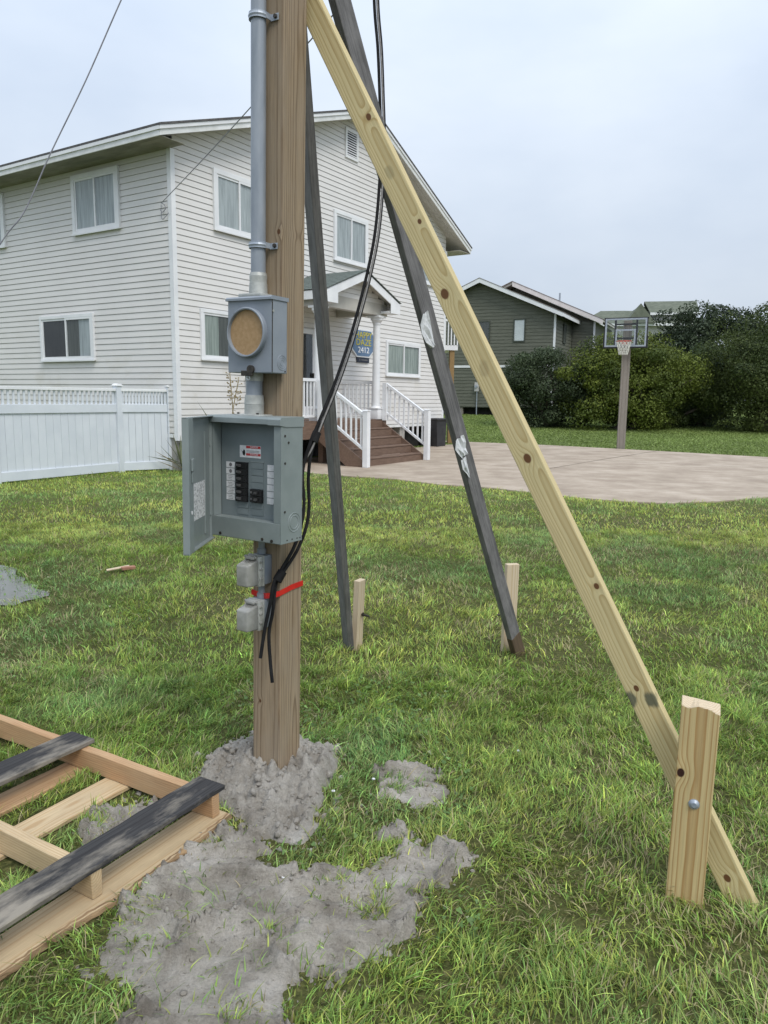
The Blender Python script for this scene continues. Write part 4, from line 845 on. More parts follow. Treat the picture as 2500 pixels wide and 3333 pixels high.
# ------------------------------------------------------------------ pallet
PLM = Matrix(((-0.866, -0.501, 0, -0.595), (0.5, -0.865, 0, 2.68), (0, 0, 1, 0.0), (0, 0, 0, 1)))
pl = empty('pallet', PLM, 'broken wooden pallet with blackened top boards on grass and mud', 'pallet')
def pboard(name, x, y0, y1, w, z0, z1, mat, along='y', bev=0.003):
    """board along the pallet's y (or x) axis"""
    if along == 'y': p0, p1, xd, t = (x, y0, (z0 + z1) / 2), (x, y1, (z0 + z1) / 2), (1, 0, 0), z1 - z0
    else: p0, p1, xd, t = (y0, x, (z0 + z1) / 2), (y1, x, (z0 + z1) / 2), (0, 1, 0), z1 - z0
    L_ = abs(y1 - y0); m = beam_matrix(p0, p1, xd)
    mb = MB().box(-w / 2, w / 2, -t / 2, t / 2, 0, L_)
    long_e = [e for e in mb.bm.edges if abs(e.verts[0].co.z - e.verts[1].co.z) > L_ * 0.5]; bmesh.ops.subdivide_edges(mb.bm, edges=long_e, cuts=14)
    for v in mb.bm.verts: v.co.x += random.uniform(-.0022, .0022); v.co.y += random.uniform(-.0012, .0012)
    o = mb.build(name, mat, pl, m); b_ = o.modifiers.new('edge', 'BEVEL'); b_.width = bev; b_.segments = 1; b_.limit_method = 'ANGLE'; return o
for ys_, mt_ in ((0.042, 'w_paltan'), (0.585, 'w_palpale'), (1.13, 'w_paltan')): pboard('stringer', ys_, 0.005, 1.59, 0.040, 0.021, 0.112, mt_, 'x')
pboard('deck_board', 0.066, -0.002, 1.17, 0.132, 0.113, 0.133, 'w_palblack'); pboard('deck_board', 0.815, -0.006, 1.17, 0.150, 0.113, 0.133, 'w_palblack')
pboard('deck_board', 1.53, 0.0, 1.17, 0.11, 0.113, 0.133, 'w_palblack')
pboard('bottom_board', 0.535, 0.02, 1.15, 0.135, 0.002, 0.020, 'w_palpale'); pboard('bottom_board', 0.79, 0.01, 1.15, 0.135, 0.002, 0.020, 'w_paltan'); pboard('bottom_board', 1.53, 0.0, 1.15, 0.12, 0.002, 0.020, 'w_paltan')
# front bottom board with a wavy bark edge
mb = MB(); n_ = 60; ed = [(-0.038 + 0.012 * math.sin(k * 0.13) + 0.005 * math.sin(k * 0.31 + 1) + random.uniform(-.002, .002)) for k in range(n_)]
pts = [(0.112, 0.0), (0.112, 1.16)] + [(ed[k], 1.16 - 1.16 * k / (n_ - 1)) for k in range(n_)]
MBz = mb.prism([(x, y) for x, y in pts], 'z', 0.002, 0.0205)
mtx = beam_matrix((0, 0, 0.0), (0, 1, 0.0), (1, 0, 0))     # wood grain runs along the board
me_ = mb.mesh('bottom_board', 'w_palpale'); me_.transform(mtx.inverted()); fb = link('bottom_board', me_, pl, mtx)
mb = MB(); rows = []
for k in range(n_):
    y = 1.16 - 1.16 * k / (n_ - 1); e = ed[k]; rows.append([mb.bm.verts.new(p) for p in ((e + 0.004 + random.uniform(0, .012), y, 0.0225), (e - 0.006 + random.uniform(-.003, .003), y, 0.017), (e - 0.010 + random.uniform(-.004, .004), y, 0.008), (e - 0.004, y, 0.0))])
for a, b in zip(rows, rows[1:]):
    for q in range(3): mb.bm.faces.new((a[q], a[q + 1], b[q + 1], b[q]))
me_ = mb.mesh('bark_strip', 'bark_edge'); me_.transform(mtx.inverted()); link('bark_strip', me_, fb)

# scraps in the grass
sc_ = empty('scrap_wood', Matrix.Translation((-2.38, 6.71, 0.035)) @ Matrix.Rotation(R(20), 4, 'Z'), 'broken scraps of pale and orange wood lying in the grass', 'scrap wood')
MB().box(-0.14, 0.06, -0.03, 0.02, 0.0, 0.012, 0.004).build('pale_piece', 'w_pale', sc_, Matrix.Rotation(R(-8), 4, 'Y'))
M['orange'] = mottled('orange_wood', (0.26, 0.12, 0.075), (0.40, 0.21, 0.14), 12, 0.8)
MB().box(-0.02, 0.10, -0.08, -0.03, -0.01, 0.02, 0.006).build('orange_piece', 'orange', sc_, Matrix.Rotation(R(12), 4, 'Z'))
rg = MB().torus((0, 0, 0), (0.25, -0.45, 1), 0.011, 0.0028, 20, 6).build('shell_ring', 'paper', None, Matrix.Translation((-0.318, 2.30, 0.022))); tag(rg, 'small white ring lying on the grey mud', 'ring')
for k, (x, y, z, lab) in enumerate(((0.62, 3.20, 0.03, 'white pebble in the grass right of the mud patches'), (-0.19, 2.83, 0.03, 'white shell bit in the grass just right of the dirt mound'), (-0.03, 2.93, 0.03, 'white shell bit on the left edge of the small mud patch'))):
    mb = MB(); bmesh.ops.create_icosphere(mb.bm, subdivisions=2, radius=0.008)
    for v in mb.bm.verts: v.co *= random.uniform(0.75, 1.1); v.co.z *= 0.55
    tag(mb.build('white_pebble', 'paper', None, Matrix.Translation((x, y, z)), smooth=True), lab, 'pebble', 'white bits on the ground')

# ------------------------------------------------------------------ white house
house = empty('white_house', HM, 'two storey off white vinyl sided house with gable end behind the pole', 'house')
EXP = 0.127; Z0 = 0.80
def course_mesh(L_, w=EXP, d=0.015, gap=0.009):
    return MB().prism([(0.010, 0.0), (-d, 0.0), (-d, 0.006), (-0.003, w - gap), (0.010, w - gap)], 'x', 0, L_)
LWM = Matrix.Rotation(R(-90), 4, 'Z')                 # left wall frame: x' = -distance along the wall, -y' out of it
RL, LL = 11.75, 10.0
n_rect = int((6.49 - Z0) / EXP) + 1
me_r = course_mesh(RL - 0.10).mesh('siding_board', 'siding'); me_l = course_mesh(LL - 0.05).mesh('siding_board', 'siding')
for k in range(n_rect):
    z = Z0 + k * EXP
    link('siding_board', me_r, house, Matrix.Translation((0.05, 0, z)))
    link('siding_board', me_l, house, LWM @ Matrix.Translation((-LL, 0, z)))
k = n_rect
while True:
    z = Z0 + k * EXP; zm = z + 0.03
    a, b = max(0.05, (z - 6.50) / 0.3406 - 0.66), min(RL - 0.05, 12.68 - (z - 6.435) / 0.4274)
    if b - a < 0.15: break
    course_mesh(b - a).build('siding_board', 'siding', house, Matrix.Translation((a, 0, z))); k += 1
MB().box(0.012, RL - 0.012, 0.0125, LL, Z0 - 0.02, 6.50).prism([(0.05, 6.505), (RL - 0.05, 6.505), (RL - 0.05, 6.75), (6.67, 8.95), (0.05, 6.68)], 'y', 0.0125, 0.2).build('wall', 'soffit', house)
mb = MB().box(-0.026, 0.085, -0.026, -0.002, 0.64, 6.488).box(-0.026, -0.002, -0.001, 0.085, 0.64, 6.488); mb.build('corner_trim', 'white', house)
MB().box(RL - 0.085, RL + 0.026, -0.026, -0.002, 0.66, 6.40).box(RL + 0.001, RL + 0.026, -0.001, 0.085, 0.66, 6.40).build('corner_trim', 'white', house)
MB().box(-0.02, RL + .02, -0.02, 0.02, Z0 - 0.10, Z0 - 0.021).build('skirt_board', 'white_dirty', house); MB().box(-0.02, 0.0115, 0.021, LL, Z0 - 0.10, Z0 - 0.021).build('skirt_board', 'white_dirty', house)
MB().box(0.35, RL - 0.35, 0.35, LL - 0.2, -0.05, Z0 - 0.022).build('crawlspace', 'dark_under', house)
for (x, y) in ((0.12, 0.12), (3.0, 0.12), (6.4, 0.12), (9.2, 0.12), (RL - 0.25, 0.12), (0.12, 3.4), (0.12, 6.8)): MB().box(x - 0.1, x + 0.2, y - 0.05, y + 0.2, -0.1, Z0 - 0.105, 0.01).build('pier', 'pier', house)
# roof
EL, AP, ER = (-0.64, 6.70), (6.67, 9.19), (12.66, 6.63)
roof = MB().prism([(EL[0] + .02, EL[1] - 0.045), (AP[0], AP[1] - 0.045), (ER[0] - .02, ER[1] - 0.045), (ER[0] - .02, ER[1] - 0.19), (AP[0], AP[1] - 0.19), (EL[0] + .02, EL[1] - 0.19)], 'y', -0.425, LL + 0.4).build('roof', 'soffit', house)
MB().prism([(EL[0] - .03, EL[1] - 0.04), (EL[0] - .03, EL[1]), (AP[0], AP[1] + 0.01), (ER[0] + .03, ER[1]), (ER[0] + .03, ER[1] - 0.04), (AP[0], AP[1] - 0.03)], 'y', -0.49, LL + 0.4).build('shingles', 'shingle_grey', roof)
MB().prism([(EL[0], EL[1] - 0.043), (AP[0], AP[1] - 0.034), (AP[0], AP[1] - 0.215), (EL[0], EL[1] - 0.215)], 'y', -0.45, -0.426).build('rake_fascia', 'white_dirty', roof)
MB().prism([(AP[0] + .001, AP[1] - 0.034), (ER[0], ER[1] - 0.043), (ER[0], ER[1] - 0.215), (AP[0] + .001, AP[1] - 0.215)], 'y', -0.45, -0.426).build('rake_fascia', 'white_dirty', roof)
MB().prism([(EL[0] - .02, EL[1] - 0.0415), (AP[0], AP[1] - 0.032), (AP[0], AP[1] - 0.105), (EL[0] - .02, EL[1] - 0.112)], 'y', -0.475, -0.4505).build('rake_trim', 'white', roof)
MB().prism([(AP[0] + .001, AP[1] - 0.032), (ER[0] + .02, ER[1] - 0.0415), (ER[0] + .02, ER[1] - 0.112), (AP[0] + .001, AP[1] - 0.105)], 'y', -0.475, -0.4505).build('rake_trim', 'white', roof)
MB().box(EL[0] - 0.004, EL[0] + 0.0195, -0.4255, LL + 0.4, EL[1] - 0.215, EL[1] - 0.05).build('eave_fascia', 'white_dirty', roof)
MB().box(EL[0] - 0.026, EL[0] - 0.0045, -0.4495, LL + 0.4, EL[1] - 0.112, EL[1] - 0.043).build('eave_trim', 'white', roof)
MB().box(ER[0] - 0.0195, ER[0] + 0.004, -0.4255, LL + 0.4, ER[1] - 0.215, ER[1] - 0.05).build('eave_fascia', 'white_dirty', roof)
for q in range(5): MB().box(EL[0] + 0.021 + q * 0.124, EL[0] + 0.141 + q * 0.124, -0.424, LL + 0.4, EL[1] - 0.212, EL[1] - 0.203 + 0.001 * (q % 2)).build('soffit_strip', 'soffit_mildew_shade', roof)
for q in range(5): MB().box(ER[0] - 0.155 - q * 0.155, ER[0] - 0.022 - q * 0.155, -0.424, LL + 0.4, ER[1] - 0.212, ER[1] - 0.203 + 0.001 * (q % 2)).build('soffit_strip', 'soffit', roof)
for q in range(3):
    y0 = -0.42 + q * 0.14
    MB().prism([(0.0, 6.729), (AP[0], AP[1] - 0.196), (AP[0], AP[1] - 0.204 - 0.002 * (q % 2)), (0.0, 6.721 - 0.002 * (q % 2))], 'y', y0, y0 + 0.134).prism([(AP[0] + .002, AP[1] - 0.196), (RL, 6.822), (RL, 6.814 - .002 * (q % 2)), (AP[0] + .002, AP[1] - 0.204 - 0.002 * (q % 2))], 'y', y0, y0 + 0.134).build('soffit_strip', 'soffit', roof)

def window(parent, F, x0, x1, z0, z1, mats=('curtain', 'curtain'), wide=0.075, seed=0):
    w = MB().box(x0, x1, -0.062, -0.004, z1 - wide, z1, 0.004).box(x0, x1, -0.066, -0.004, z0, z0 + wide * 0.8, 0.004).box(x0, x0 + wide, -0.061, -0.004, z0 + wide * .8, z1 - wide).box(x1 - wide, x1, -0.061, -0.004, z0 + wide * .8, z1 - wide).build('window', 'white', parent, F)
    a, b, c_, d = x0 + wide, x1 - wide, z0 + wide * 0.8, z1 - wide; m = (a + b) / 2; fr = 0.045
    MB().box(x0 - 0.02, x1 + 0.02, -0.085, -0.0665, z0 - 0.012, z0 + 0.022).build('sill', 'white', w)
    for q, (s0, s1, y) in enumerate(((a, m + fr / 2, -0.032), (m - fr / 2, b, -0.048))):
        MB().box(s0, s1, y - 0.012, y + 0.004, d - fr, d).box(s0, s1, y - 0.012, y + 0.004, c_, c_ + fr).box(s0, s0 + fr, y - 0.012, y + 0.004, c_ + fr, d - fr).box(s1 - fr, s1, y - 0.012, y + 0.004, c_ + fr, d - fr).build('sash', 'white', w)
        MB().poly([(s0 + fr, y - 0.004, c_ + fr), (s1 - fr, y - 0.004, c_ + fr), (s1 - fr, y - 0.004, d - fr), (s0 + fr, y - 0.004, d - fr)], [(0, 1, 2, 3)]).build('pane', 'glass', w)
        mt = mats[q]
        if isinstance(mt, tuple):
            mid = (s0 + s1) / 2; MB().box(s0 + fr, mid, -0.0235, -0.0205, c_, d).build('curtain', mt[0], w); MB().box(mid, s1 - fr * .5, -0.0235, -0.0205, c_, d).build('curtain', mt[1], w)
        else:
            mb = MB(); nn = 28; xs_ = np.linspace(s0 + 0.01, s1 - 0.01, nn); r = random.Random(seed * 7 + q)
            rows = [[mb.bm.verts.new((x, -0.0215 - 0.0022 * math.sin(i * 1.5 + r.random()), z)) for i, x in enumerate(xs_)] for z in (c_, d)]
            for i in range(nn - 1): mb.bm.faces.new((rows[0][i], rows[0][i + 1], rows[1][i + 1], rows[1][i]))
            mb.build('curtain', mt, w)
    return w
I4 = Matrix.Identity(4)
window(house, I4, 1.14, 2.72, 5.13, 6.40, ('curtain', 'curtain'), 0.10, 1)
window(house, I4, 5.47, 7.05, 5.17, 6.45, ('curtain', 'curtain'), 0.09, 2)
window(house, I4, 9.35, 10.85, 5.17, 6.42, ('curtain', 'curtain'), 0.09, 3)
window(house, I4, 0.68, 2.66, 2.36, 3.44, (('curtain_green', 'curtain_dark'), 'curtain_dark'), 0.075, 4)
window(house, I4, 8.08, 10.1, 2.24, 3.28, ('curtain_green', 'curtain_green'), 0.075, 5)
window(house, LWM, -3.16, -1.56, 5.11, 6.38, ('curtain', 'curtain'), 0.10, 6)
window(house, LWM, -4.60, -2.60, 2.35, 3.40, ('room', ('curtain_dark', 'curtain')), 0.075, 7)  # first pane: no curtain, a near-black sheet painted as the unlit room
window(house, LWM, -7.4, -5.82, 5.11, 6.36, ('curtain', 'curtain'), 0.10, 8)
vt = MB().box(5.98, 6.56, -0.05, -0.004, 7.86, 7.93).box(5.98, 6.56, -0.05, -0.004, 8.54, 8.61).box(5.98, 6.05, -0.05, -0.004, 7.93, 8.54).box(6.49, 6.56, -0.05, -0.004, 7.93, 8.54).build('gable_vent', 'white', house)
MB().box(6.05, 6.49, -0.020, -0.0175, 7.93, 8.54).build('vent_screen', 'room', vt)
for q in range(10):
    z = 7.945 + q * 0.06; MB().poly([(6.05, -0.045, z), (6.49, -0.045, z), (6.49, -0.022, z + 0.035), (6.05, -0.022, z + 0.035), (6.05, -0.045, z + 0.006), (6.49, -0.045, z + 0.006), (6.49, -0.022, z + 0.041), (6.05, -0.022, z + 0.041)], [(0, 1, 2, 3), (4, 5, 6, 7), (0, 1, 5, 4)]).build('louvre', 'white', vt)
# front door under the porch
dr = MB().box(3.70, 3.82, -0.055, -0.004, 1.05, 3.30).box(4.72, 4.84, -0.055, -0.004, 1.05, 3.30).box(3.82, 4.72, -0.055, -0.004, 3.18, 3.30).box(3.82, 4.72, -0.040, -0.0165, 1.05, 1.35).box(3.82, 3.98, -0.040, -0.0165, 1.35, 3.18).box(4.56, 4.72, -0.040, -0.0165, 1.35, 3.18).build('door', 'white', house)
MB().box(3.98, 4.56, -0.030, -0.026, 1.35, 3.18).build('pane', 'glass', dr); MB().box(3.98, 4.56, -0.020, -0.017, 1.35, 3.18).build('inner_door', 'room', dr); MB().box(4.53, 4.56, -0.09, -0.041, 2.0, 2.2, 0.005).build('handle', 'screw', dr)

# ------------------------------------------------------------------ porch
porch = empty('porch', HM, 'white columned entry porch with green gable roof and brown steps', 'porch')
PO = 1.40
for q in range(10): MB().box(2.0, 5.95, -0.05 - (q + 1) * 0.135, -0.05 - q * 0.135 - 0.006, 1.005, 1.03).build('deck_board', 'brown_deck', porch)
MB().box(2.0, 5.95, -PO - 0.03, -PO - 0.0, 0.62, 1.003).build('deck_fascia', 'brown_deck', porch); MB().box(1.97, 1.999, -PO, -0.05, 0.62, 1.003).build('deck_fascia', 'brown_deck', porch); MB().box(5.951, 5.98, -PO, -0.05, 0.62, 1.003).build('deck_fascia', 'brown_deck', porch)
for s_ in (2.1, 3.38, 5.85): MB().box(s_ - 0.07, s_ + 0.07, -PO + 0.08, -PO + 0.22, 0, 0.62).build('deck_post', 'brown_deck', porch)
for s_, nm in ((3.22, 0), (5.70, 1)):
    y = -1.26; mb = MB().box(s_ - 0.165, s_ + 0.165, y - 0.165, y + 0.165, 1.031, 1.30, 0.008).box(s_ - 0.185, s_ + 0.185, y - 0.185, y + 0.185, 1.301, 1.33, 0.006)
    mb.cyl((s_, y, 1.33), (s_, y, 1.37), 0.135, 0.115, 24).cyl((s_, y, 1.37), (s_, y, 3.50), 0.108, 0.090, 24).cyl((s_, y, 3.47), (s_, y, 3.50), 0.105, 0.105, 24).cyl((s_, y, 3.50), (s_, y, 3.58), 0.095, 0.15, 24).cyl((s_, y, 3.58), (s_, y, 3.64), 0.16, 0.165, 24).box(s_ - 0.175, s_ + 0.175, y - 0.175, y + 0.175, 3.64, 3.69)
    mb.build('column', 'white', porch, smooth=True)
# porch roof
AS, AZ, EZ, S0, S1, OF = 4.58, 4.66, 4.05, 2.98, 6.18, 1.66
rf = MB().prism([(S0, EZ - 0.03), (AS, AZ - 0.03), (S1, EZ - 0.03), (S1, EZ - 0.10), (AS, AZ - 0.11), (S0, EZ - 0.10)], 'y', -OF + 0.03, -0.02).build('porch_roof', 'soffit', porch)
for sgn, (xa, xb) in ((-1, (S0 - 0.04, AS)), (1, (S1 + 0.04, AS))):
    n_s = 11
    for q in range(n_s):     # shingle courses
        t0, t1 = q / n_s, (q + 1) / n_s + 0.03; za, zb = EZ - 0.02, AZ + 0.0
        p0 = (xa + (xb - xa) * t0, za + (zb - za) * t0 + 0.012); p1 = (xa + (xb - xa) * min(t1, 1), za + (zb - za) * min(t1, 1) + 0.002)
        MB().prism([p0, p1, (p1[0], p1[1] - 0.012), (p0[0], p0[1] - 0.012)], 'y', -OF - 0.03, -0.017).build('shingle_course', 'shingle_green', rf)
MB().prism([(S0, EZ - 0.035), (AS, AZ - 0.035), (AS, AZ - 0.235), (S0, EZ - 0.235)], 'y', -OF, -OF + 0.029).build('fascia', 'white', rf); MB().prism([(AS + .001, AZ - 0.035), (S1, EZ - 0.035), (S1, EZ - 0.235), (AS + .001, AZ - 0.235)], 'y', -OF, -OF + 0.029).build('fascia', 'white', rf)
for pts_, (a, b) in (([(S0 + .001, EZ - 0.30), (S0 + 0.45, EZ - 0.30), (S0 + 0.45, EZ + 0.10), (S0 + .001, EZ - 0.075)], (S0 + .002, S0 + 0.45)), ([(S1 - .001, EZ - 0.30), (S1 - 0.45, EZ - 0.30), (S1 - 0.45, EZ + 0.10), (S1 - .001, EZ - 0.075)], (S1 - 0.45, S1 - .002))):
    MB().prism(pts_, 'y', -OF - 0.012, -OF - 0.001).build('eave_return', 'white', rf); MB().box(a, b, -OF + 0.0295, -1.361, EZ - 0.30, EZ - 0.24).build('return_soffit', 'white', rf)
MB().box(S0 - 0.025, S0 - 0.001, -OF, -0.02, EZ - 0.235, EZ - 0.045).build('eave_board', 'white', rf); MB().box(S1 + 0.001, S1 + 0.025, -OF, -0.02, EZ - 0.235, EZ - 0.045).build('eave_board', 'white', rf)
MB().box(S0 + 0.14, S1 - 0.14, -1.36, -1.16, 3.70, 3.99).build('beam', 'soffit', porch); MB().box(3.12, 3.32, -1.159, -0.02, 3.70, 3.99).build('side_beam', 'soffit', porch); MB().box(5.60, 5.80, -1.159, -0.02, 3.70, 3.99).build('side_beam', 'soffit', porch)
for q in range(5):
    z = 3.992 + q * 0.115; hw = (AZ - 0.13 - z - 0.03) / 0.385
    if hw > 0.12: MB().prism([(-1.36, z), (-1.345, z), (-1.345, z + 0.108), (-1.352, z + 0.108)], 'x', AS - min(hw, 1.5), AS + min(hw, 1.5)).build('gable_board', 'siding', porch)
MB().box(3.33, 5.59, -1.159, -0.02, 3.955, 3.985).build('ceiling', 'soffit', porch)
# stairs
SL, SR_ = 3.06, 5.72
for k in range(5):
    zt = 1.03 - k * 0.206; o = PO + 0.03 + k * 0.30
    MB().box(SL, SR_, -o - 0.022, -o, zt - 0.206 + 0.004, zt - (0.034 if k else 0.03)).build('riser', 'brown_deck', porch)
    if k < 4: MB().box(SL - 0.005, SR_ + 0.005, -o - 0.335, -o - 0.0225, zt - 0.206 - 0.028, zt - 0.206, 0.006).build('tread', 'brown_deck', porch)
for s_ in (SL - 0.045, SR_ + 0.006):
    MB().prism([(-PO - 0.03, 0.98), (-PO - 0.03, 0.55), (-PO - 0.85, 0.0), (-PO - 1.30, 0.0), (-PO - 1.30, 0.16)], 'x', s_, s_ + 0.038).build('stringer', 'brown_deck', porch)
def rail(s_, lab):
    y0, z0, y1, z1 = -1.44, 1.95, -2.74, 1.16
    MB().box(s_ - 0.065, s_ + 0.065, -2.85, -2.72, 0.025, 1.29, 0.006).prism([(s_ - 0.075, 1.291), (s_ + 0.075, 1.291), (s_ + 0.05, 1.325), (s_ - 0.05, 1.325)], 'y', -2.86, -2.71).build('newel_post', 'white', porch)
    MB().box(s_ - 0.06, s_ + 0.06, -1.565, -1.435, 1.0, 1.98, 0.006).build('newel_post', 'white', porch)
    r_ = MB().prism([(y0 - .12, z0 - 0.06), (y1, z1 - 0.0), (y1, z1 + 0.075), (y0 - .12, z0 + 0.015)], 'x', s_ - 0.04, s_ + 0.04).prism([(y0 - .12, z0 - 0.79), (y1, z1 - 0.78), (y1, z1 - 0.72), (y0 - .12, z0 - 0.73)], 'x', s_ - 0.03, s_ + 0.03).build('stair_rail', 'white', porch)
    for k in range(8):
        t = (k + 0.7) / 8.4; y = y0 - .12 + (y1 - y0 + .12) * t; zt = z0 - 0.06 + (z1 - z0 + 0.06) * t; zb = z0 - 0.73 + (z1 - 0.72 - z0 + 0.73) * t
        MB().box(s_ - 0.018, s_ + 0.018, y - 0.018, y + 0.018, zb - 0.01, zt + 0.01).build('baluster', 'white', r_)
rail(3.00, 'l'); rail(5.78, 'r')
def level_rail(a, b, axis, fixed):
    """guard rail along x (out distance fixed) or along y (s fixed)"""
    bx2 = (lambda u0, u1, w, z0, z1: (u0, u1, fixed - w, fixed + w, z0, z1)) if axis == 'x' else (lambda u0, u1, w, z0, z1: (fixed - w, fixed + w, u0, u1, z0, z1))
    r_ = MB().box(*bx2(a, b, 0.035, 1.95, 2.02)).build('guard_rail', 'white', porch); MB().box(*bx2(a, b, 0.025, 1.12, 1.17)).build('lower_rail', 'white', r_)
    nb = max(3, int((b - a) / 0.125))
    for k in range(nb):
        u = a + (b - a) * (k + 0.5) / nb; MB().box(*bx2(u - 0.018, u + 0.018, 0.018, 1.165, 1.955)).build('baluster', 'white', r_)
level_rail(2.05, 3.05, 'x', -1.30); level_rail(-1.09, -0.06, 'y', 5.88); level_rail(-1.30, -0.06, 'y', 2.04)

# sign on the house wall
sg = empty('house_sign', HM @ Matrix.Translation((6.86, -0.02, 2.72)), 'blue house sign with yellow HAPPY DAZE letters and white 2412 beside the porch column', 'sign')
w2, h2 = 0.56, 0.76
octo = [(-w2 * .55, 0), (w2 * .55, 0), (w2, 0.20), (w2, 0.62), (w2 * 0.72, h2), (-w2 * 0.72, h2), (-w2, 0.62), (-w2, 0.20)]
MB().prism(octo, 'y', -0.03, -0.002).build('board', 'white', sg); MB().prism([(x * 0.93, 0.03 + (z) * 0.925) for x, z in octo], 'y', -0.036, -0.0305).build('face', 'bluesign', sg)
RX = Matrix.Rotation(R(90), 4, 'X')
for txt, sz, z, mt_, st_ in (('HAPPY', 0.25, 0.60, 'yellow', 1.12), ('DAZE', 0.25, 0.40, 'yellow', 1.2), ('2412', 0.23, 0.19, 'white', 1.25)):
    me_ = text_mesh(txt, sz, mt_, 0.004); link('lettering', me_, sg, Matrix.Translation((0, -0.041, z)) @ RX @ Matrix.Diagonal((st_, 1, 1, 1)))
MB().box(-0.30, 0.30, -0.03, -0.002, -0.15, -0.012).build('name_plate', 'navy', sg); MB().box(-0.20, -0.15, -0.032, -0.0305, -0.10, -0.05).box(-0.10, 0.22, -0.032, -0.0305, -0.09, -0.06).build('plate_print', 'ink', sg)
ln_ = empty('wall_lantern', HM @ Matrix.Translation((5.05, -0.02, 2.75)), 'weathered grey lantern on the wall beside the front door', 'lantern')
MB().box(-0.05, 0.05, -0.03, 0, 0.05, 0.25, 0.005).cyl((0, -0.12, 0.28), (0, -0.12, 0.34), 0.10, 0.02, 8).build('bracket', 'galv', ln_); MB().cyl((0, -0.12, 0.02), (0, -0.12, 0.28), 0.05, 0.085, 8).build('lamp_glass', 'farwall', ln_)

# ------------------------------------------------------------------ white fence
def fence(p0, p1, nsl, npl, label, post_first=True, post_last=True, top=1.715):
    d = Vector((p1[0] - p0[0], p1[1] - p0[1], 0)); L_ = d.length; m = Matrix.Translation((*p0, 0)) @ Matrix.Rotation(math.atan2(d.y, d.x), 4, 'Z')
    f = empty('white_fence', m, label, 'fence', 'white vinyl fence beside the house')
    for u, on in ((0, post_first), (L_, post_last)):
        if on:
            po = MB().box(u - 0.065, u + 0.065, -0.065, 0.065, -0.05, top + 0.045, 0.004).build('post', 'fencewhite_shaded', f)
            MB().box(u - 0.085, u + 0.085, -0.085, 0.085, top + 0.046, top + 0.07, 0.006).prism([(u - 0.075, top + 0.07), (u + 0.075, top + 0.07), (u + 0.03, top + 0.10), (u - 0.03, top + 0.10)], 'y', -0.07, 0.07).build('post_cap', 'white', po)
    a, b = 0.066, L_ - 0.066
    MB().box(a, b, -0.045, 0.045, top - 0.055, top, 0.005).build('top_rail', 'white', f); MB().box(a, b, -0.040, 0.040, 1.235, 1.40, 0.005).build('mid_rail', 'fencewhite_shaded', f); MB().box(a, b, -0.040, 0.040, 0.03, 0.20, 0.005).build('bottom_rail', 'fencewhite_shaded', f)
    me_s = MB().box(-0.019, 0.019, -0.010, 0.010, 1.3985, top - 0.054).mesh('slat', 'fencewhite_shaded')
    for k in range(nsl): link('slat', me_s, f, Matrix.Translation((a + (b - a) * (k + 0.5) / nsl, 0, 0)))
    w_ = (b - a) / npl; me_p = MB().box(0.002, w_ - 0.002, -0.012, 0.012, 0.199, 1.236, 0.003).mesh('plank', 'fencewhite_shaded')
    for k in range(npl): link('plank', me_p, f, Matrix.Translation((a + w_ * k, 0, 0)))
fence((-6.86, 13.21), (-5.48, 15.56), 25, 16, 'long white vinyl fence panel with slatted top at the left edge')
fence((-5.48, 15.56), (-4.60, 16.20), 14, 7, 'short white vinyl fence panel butting the white house corner', post_first=False)

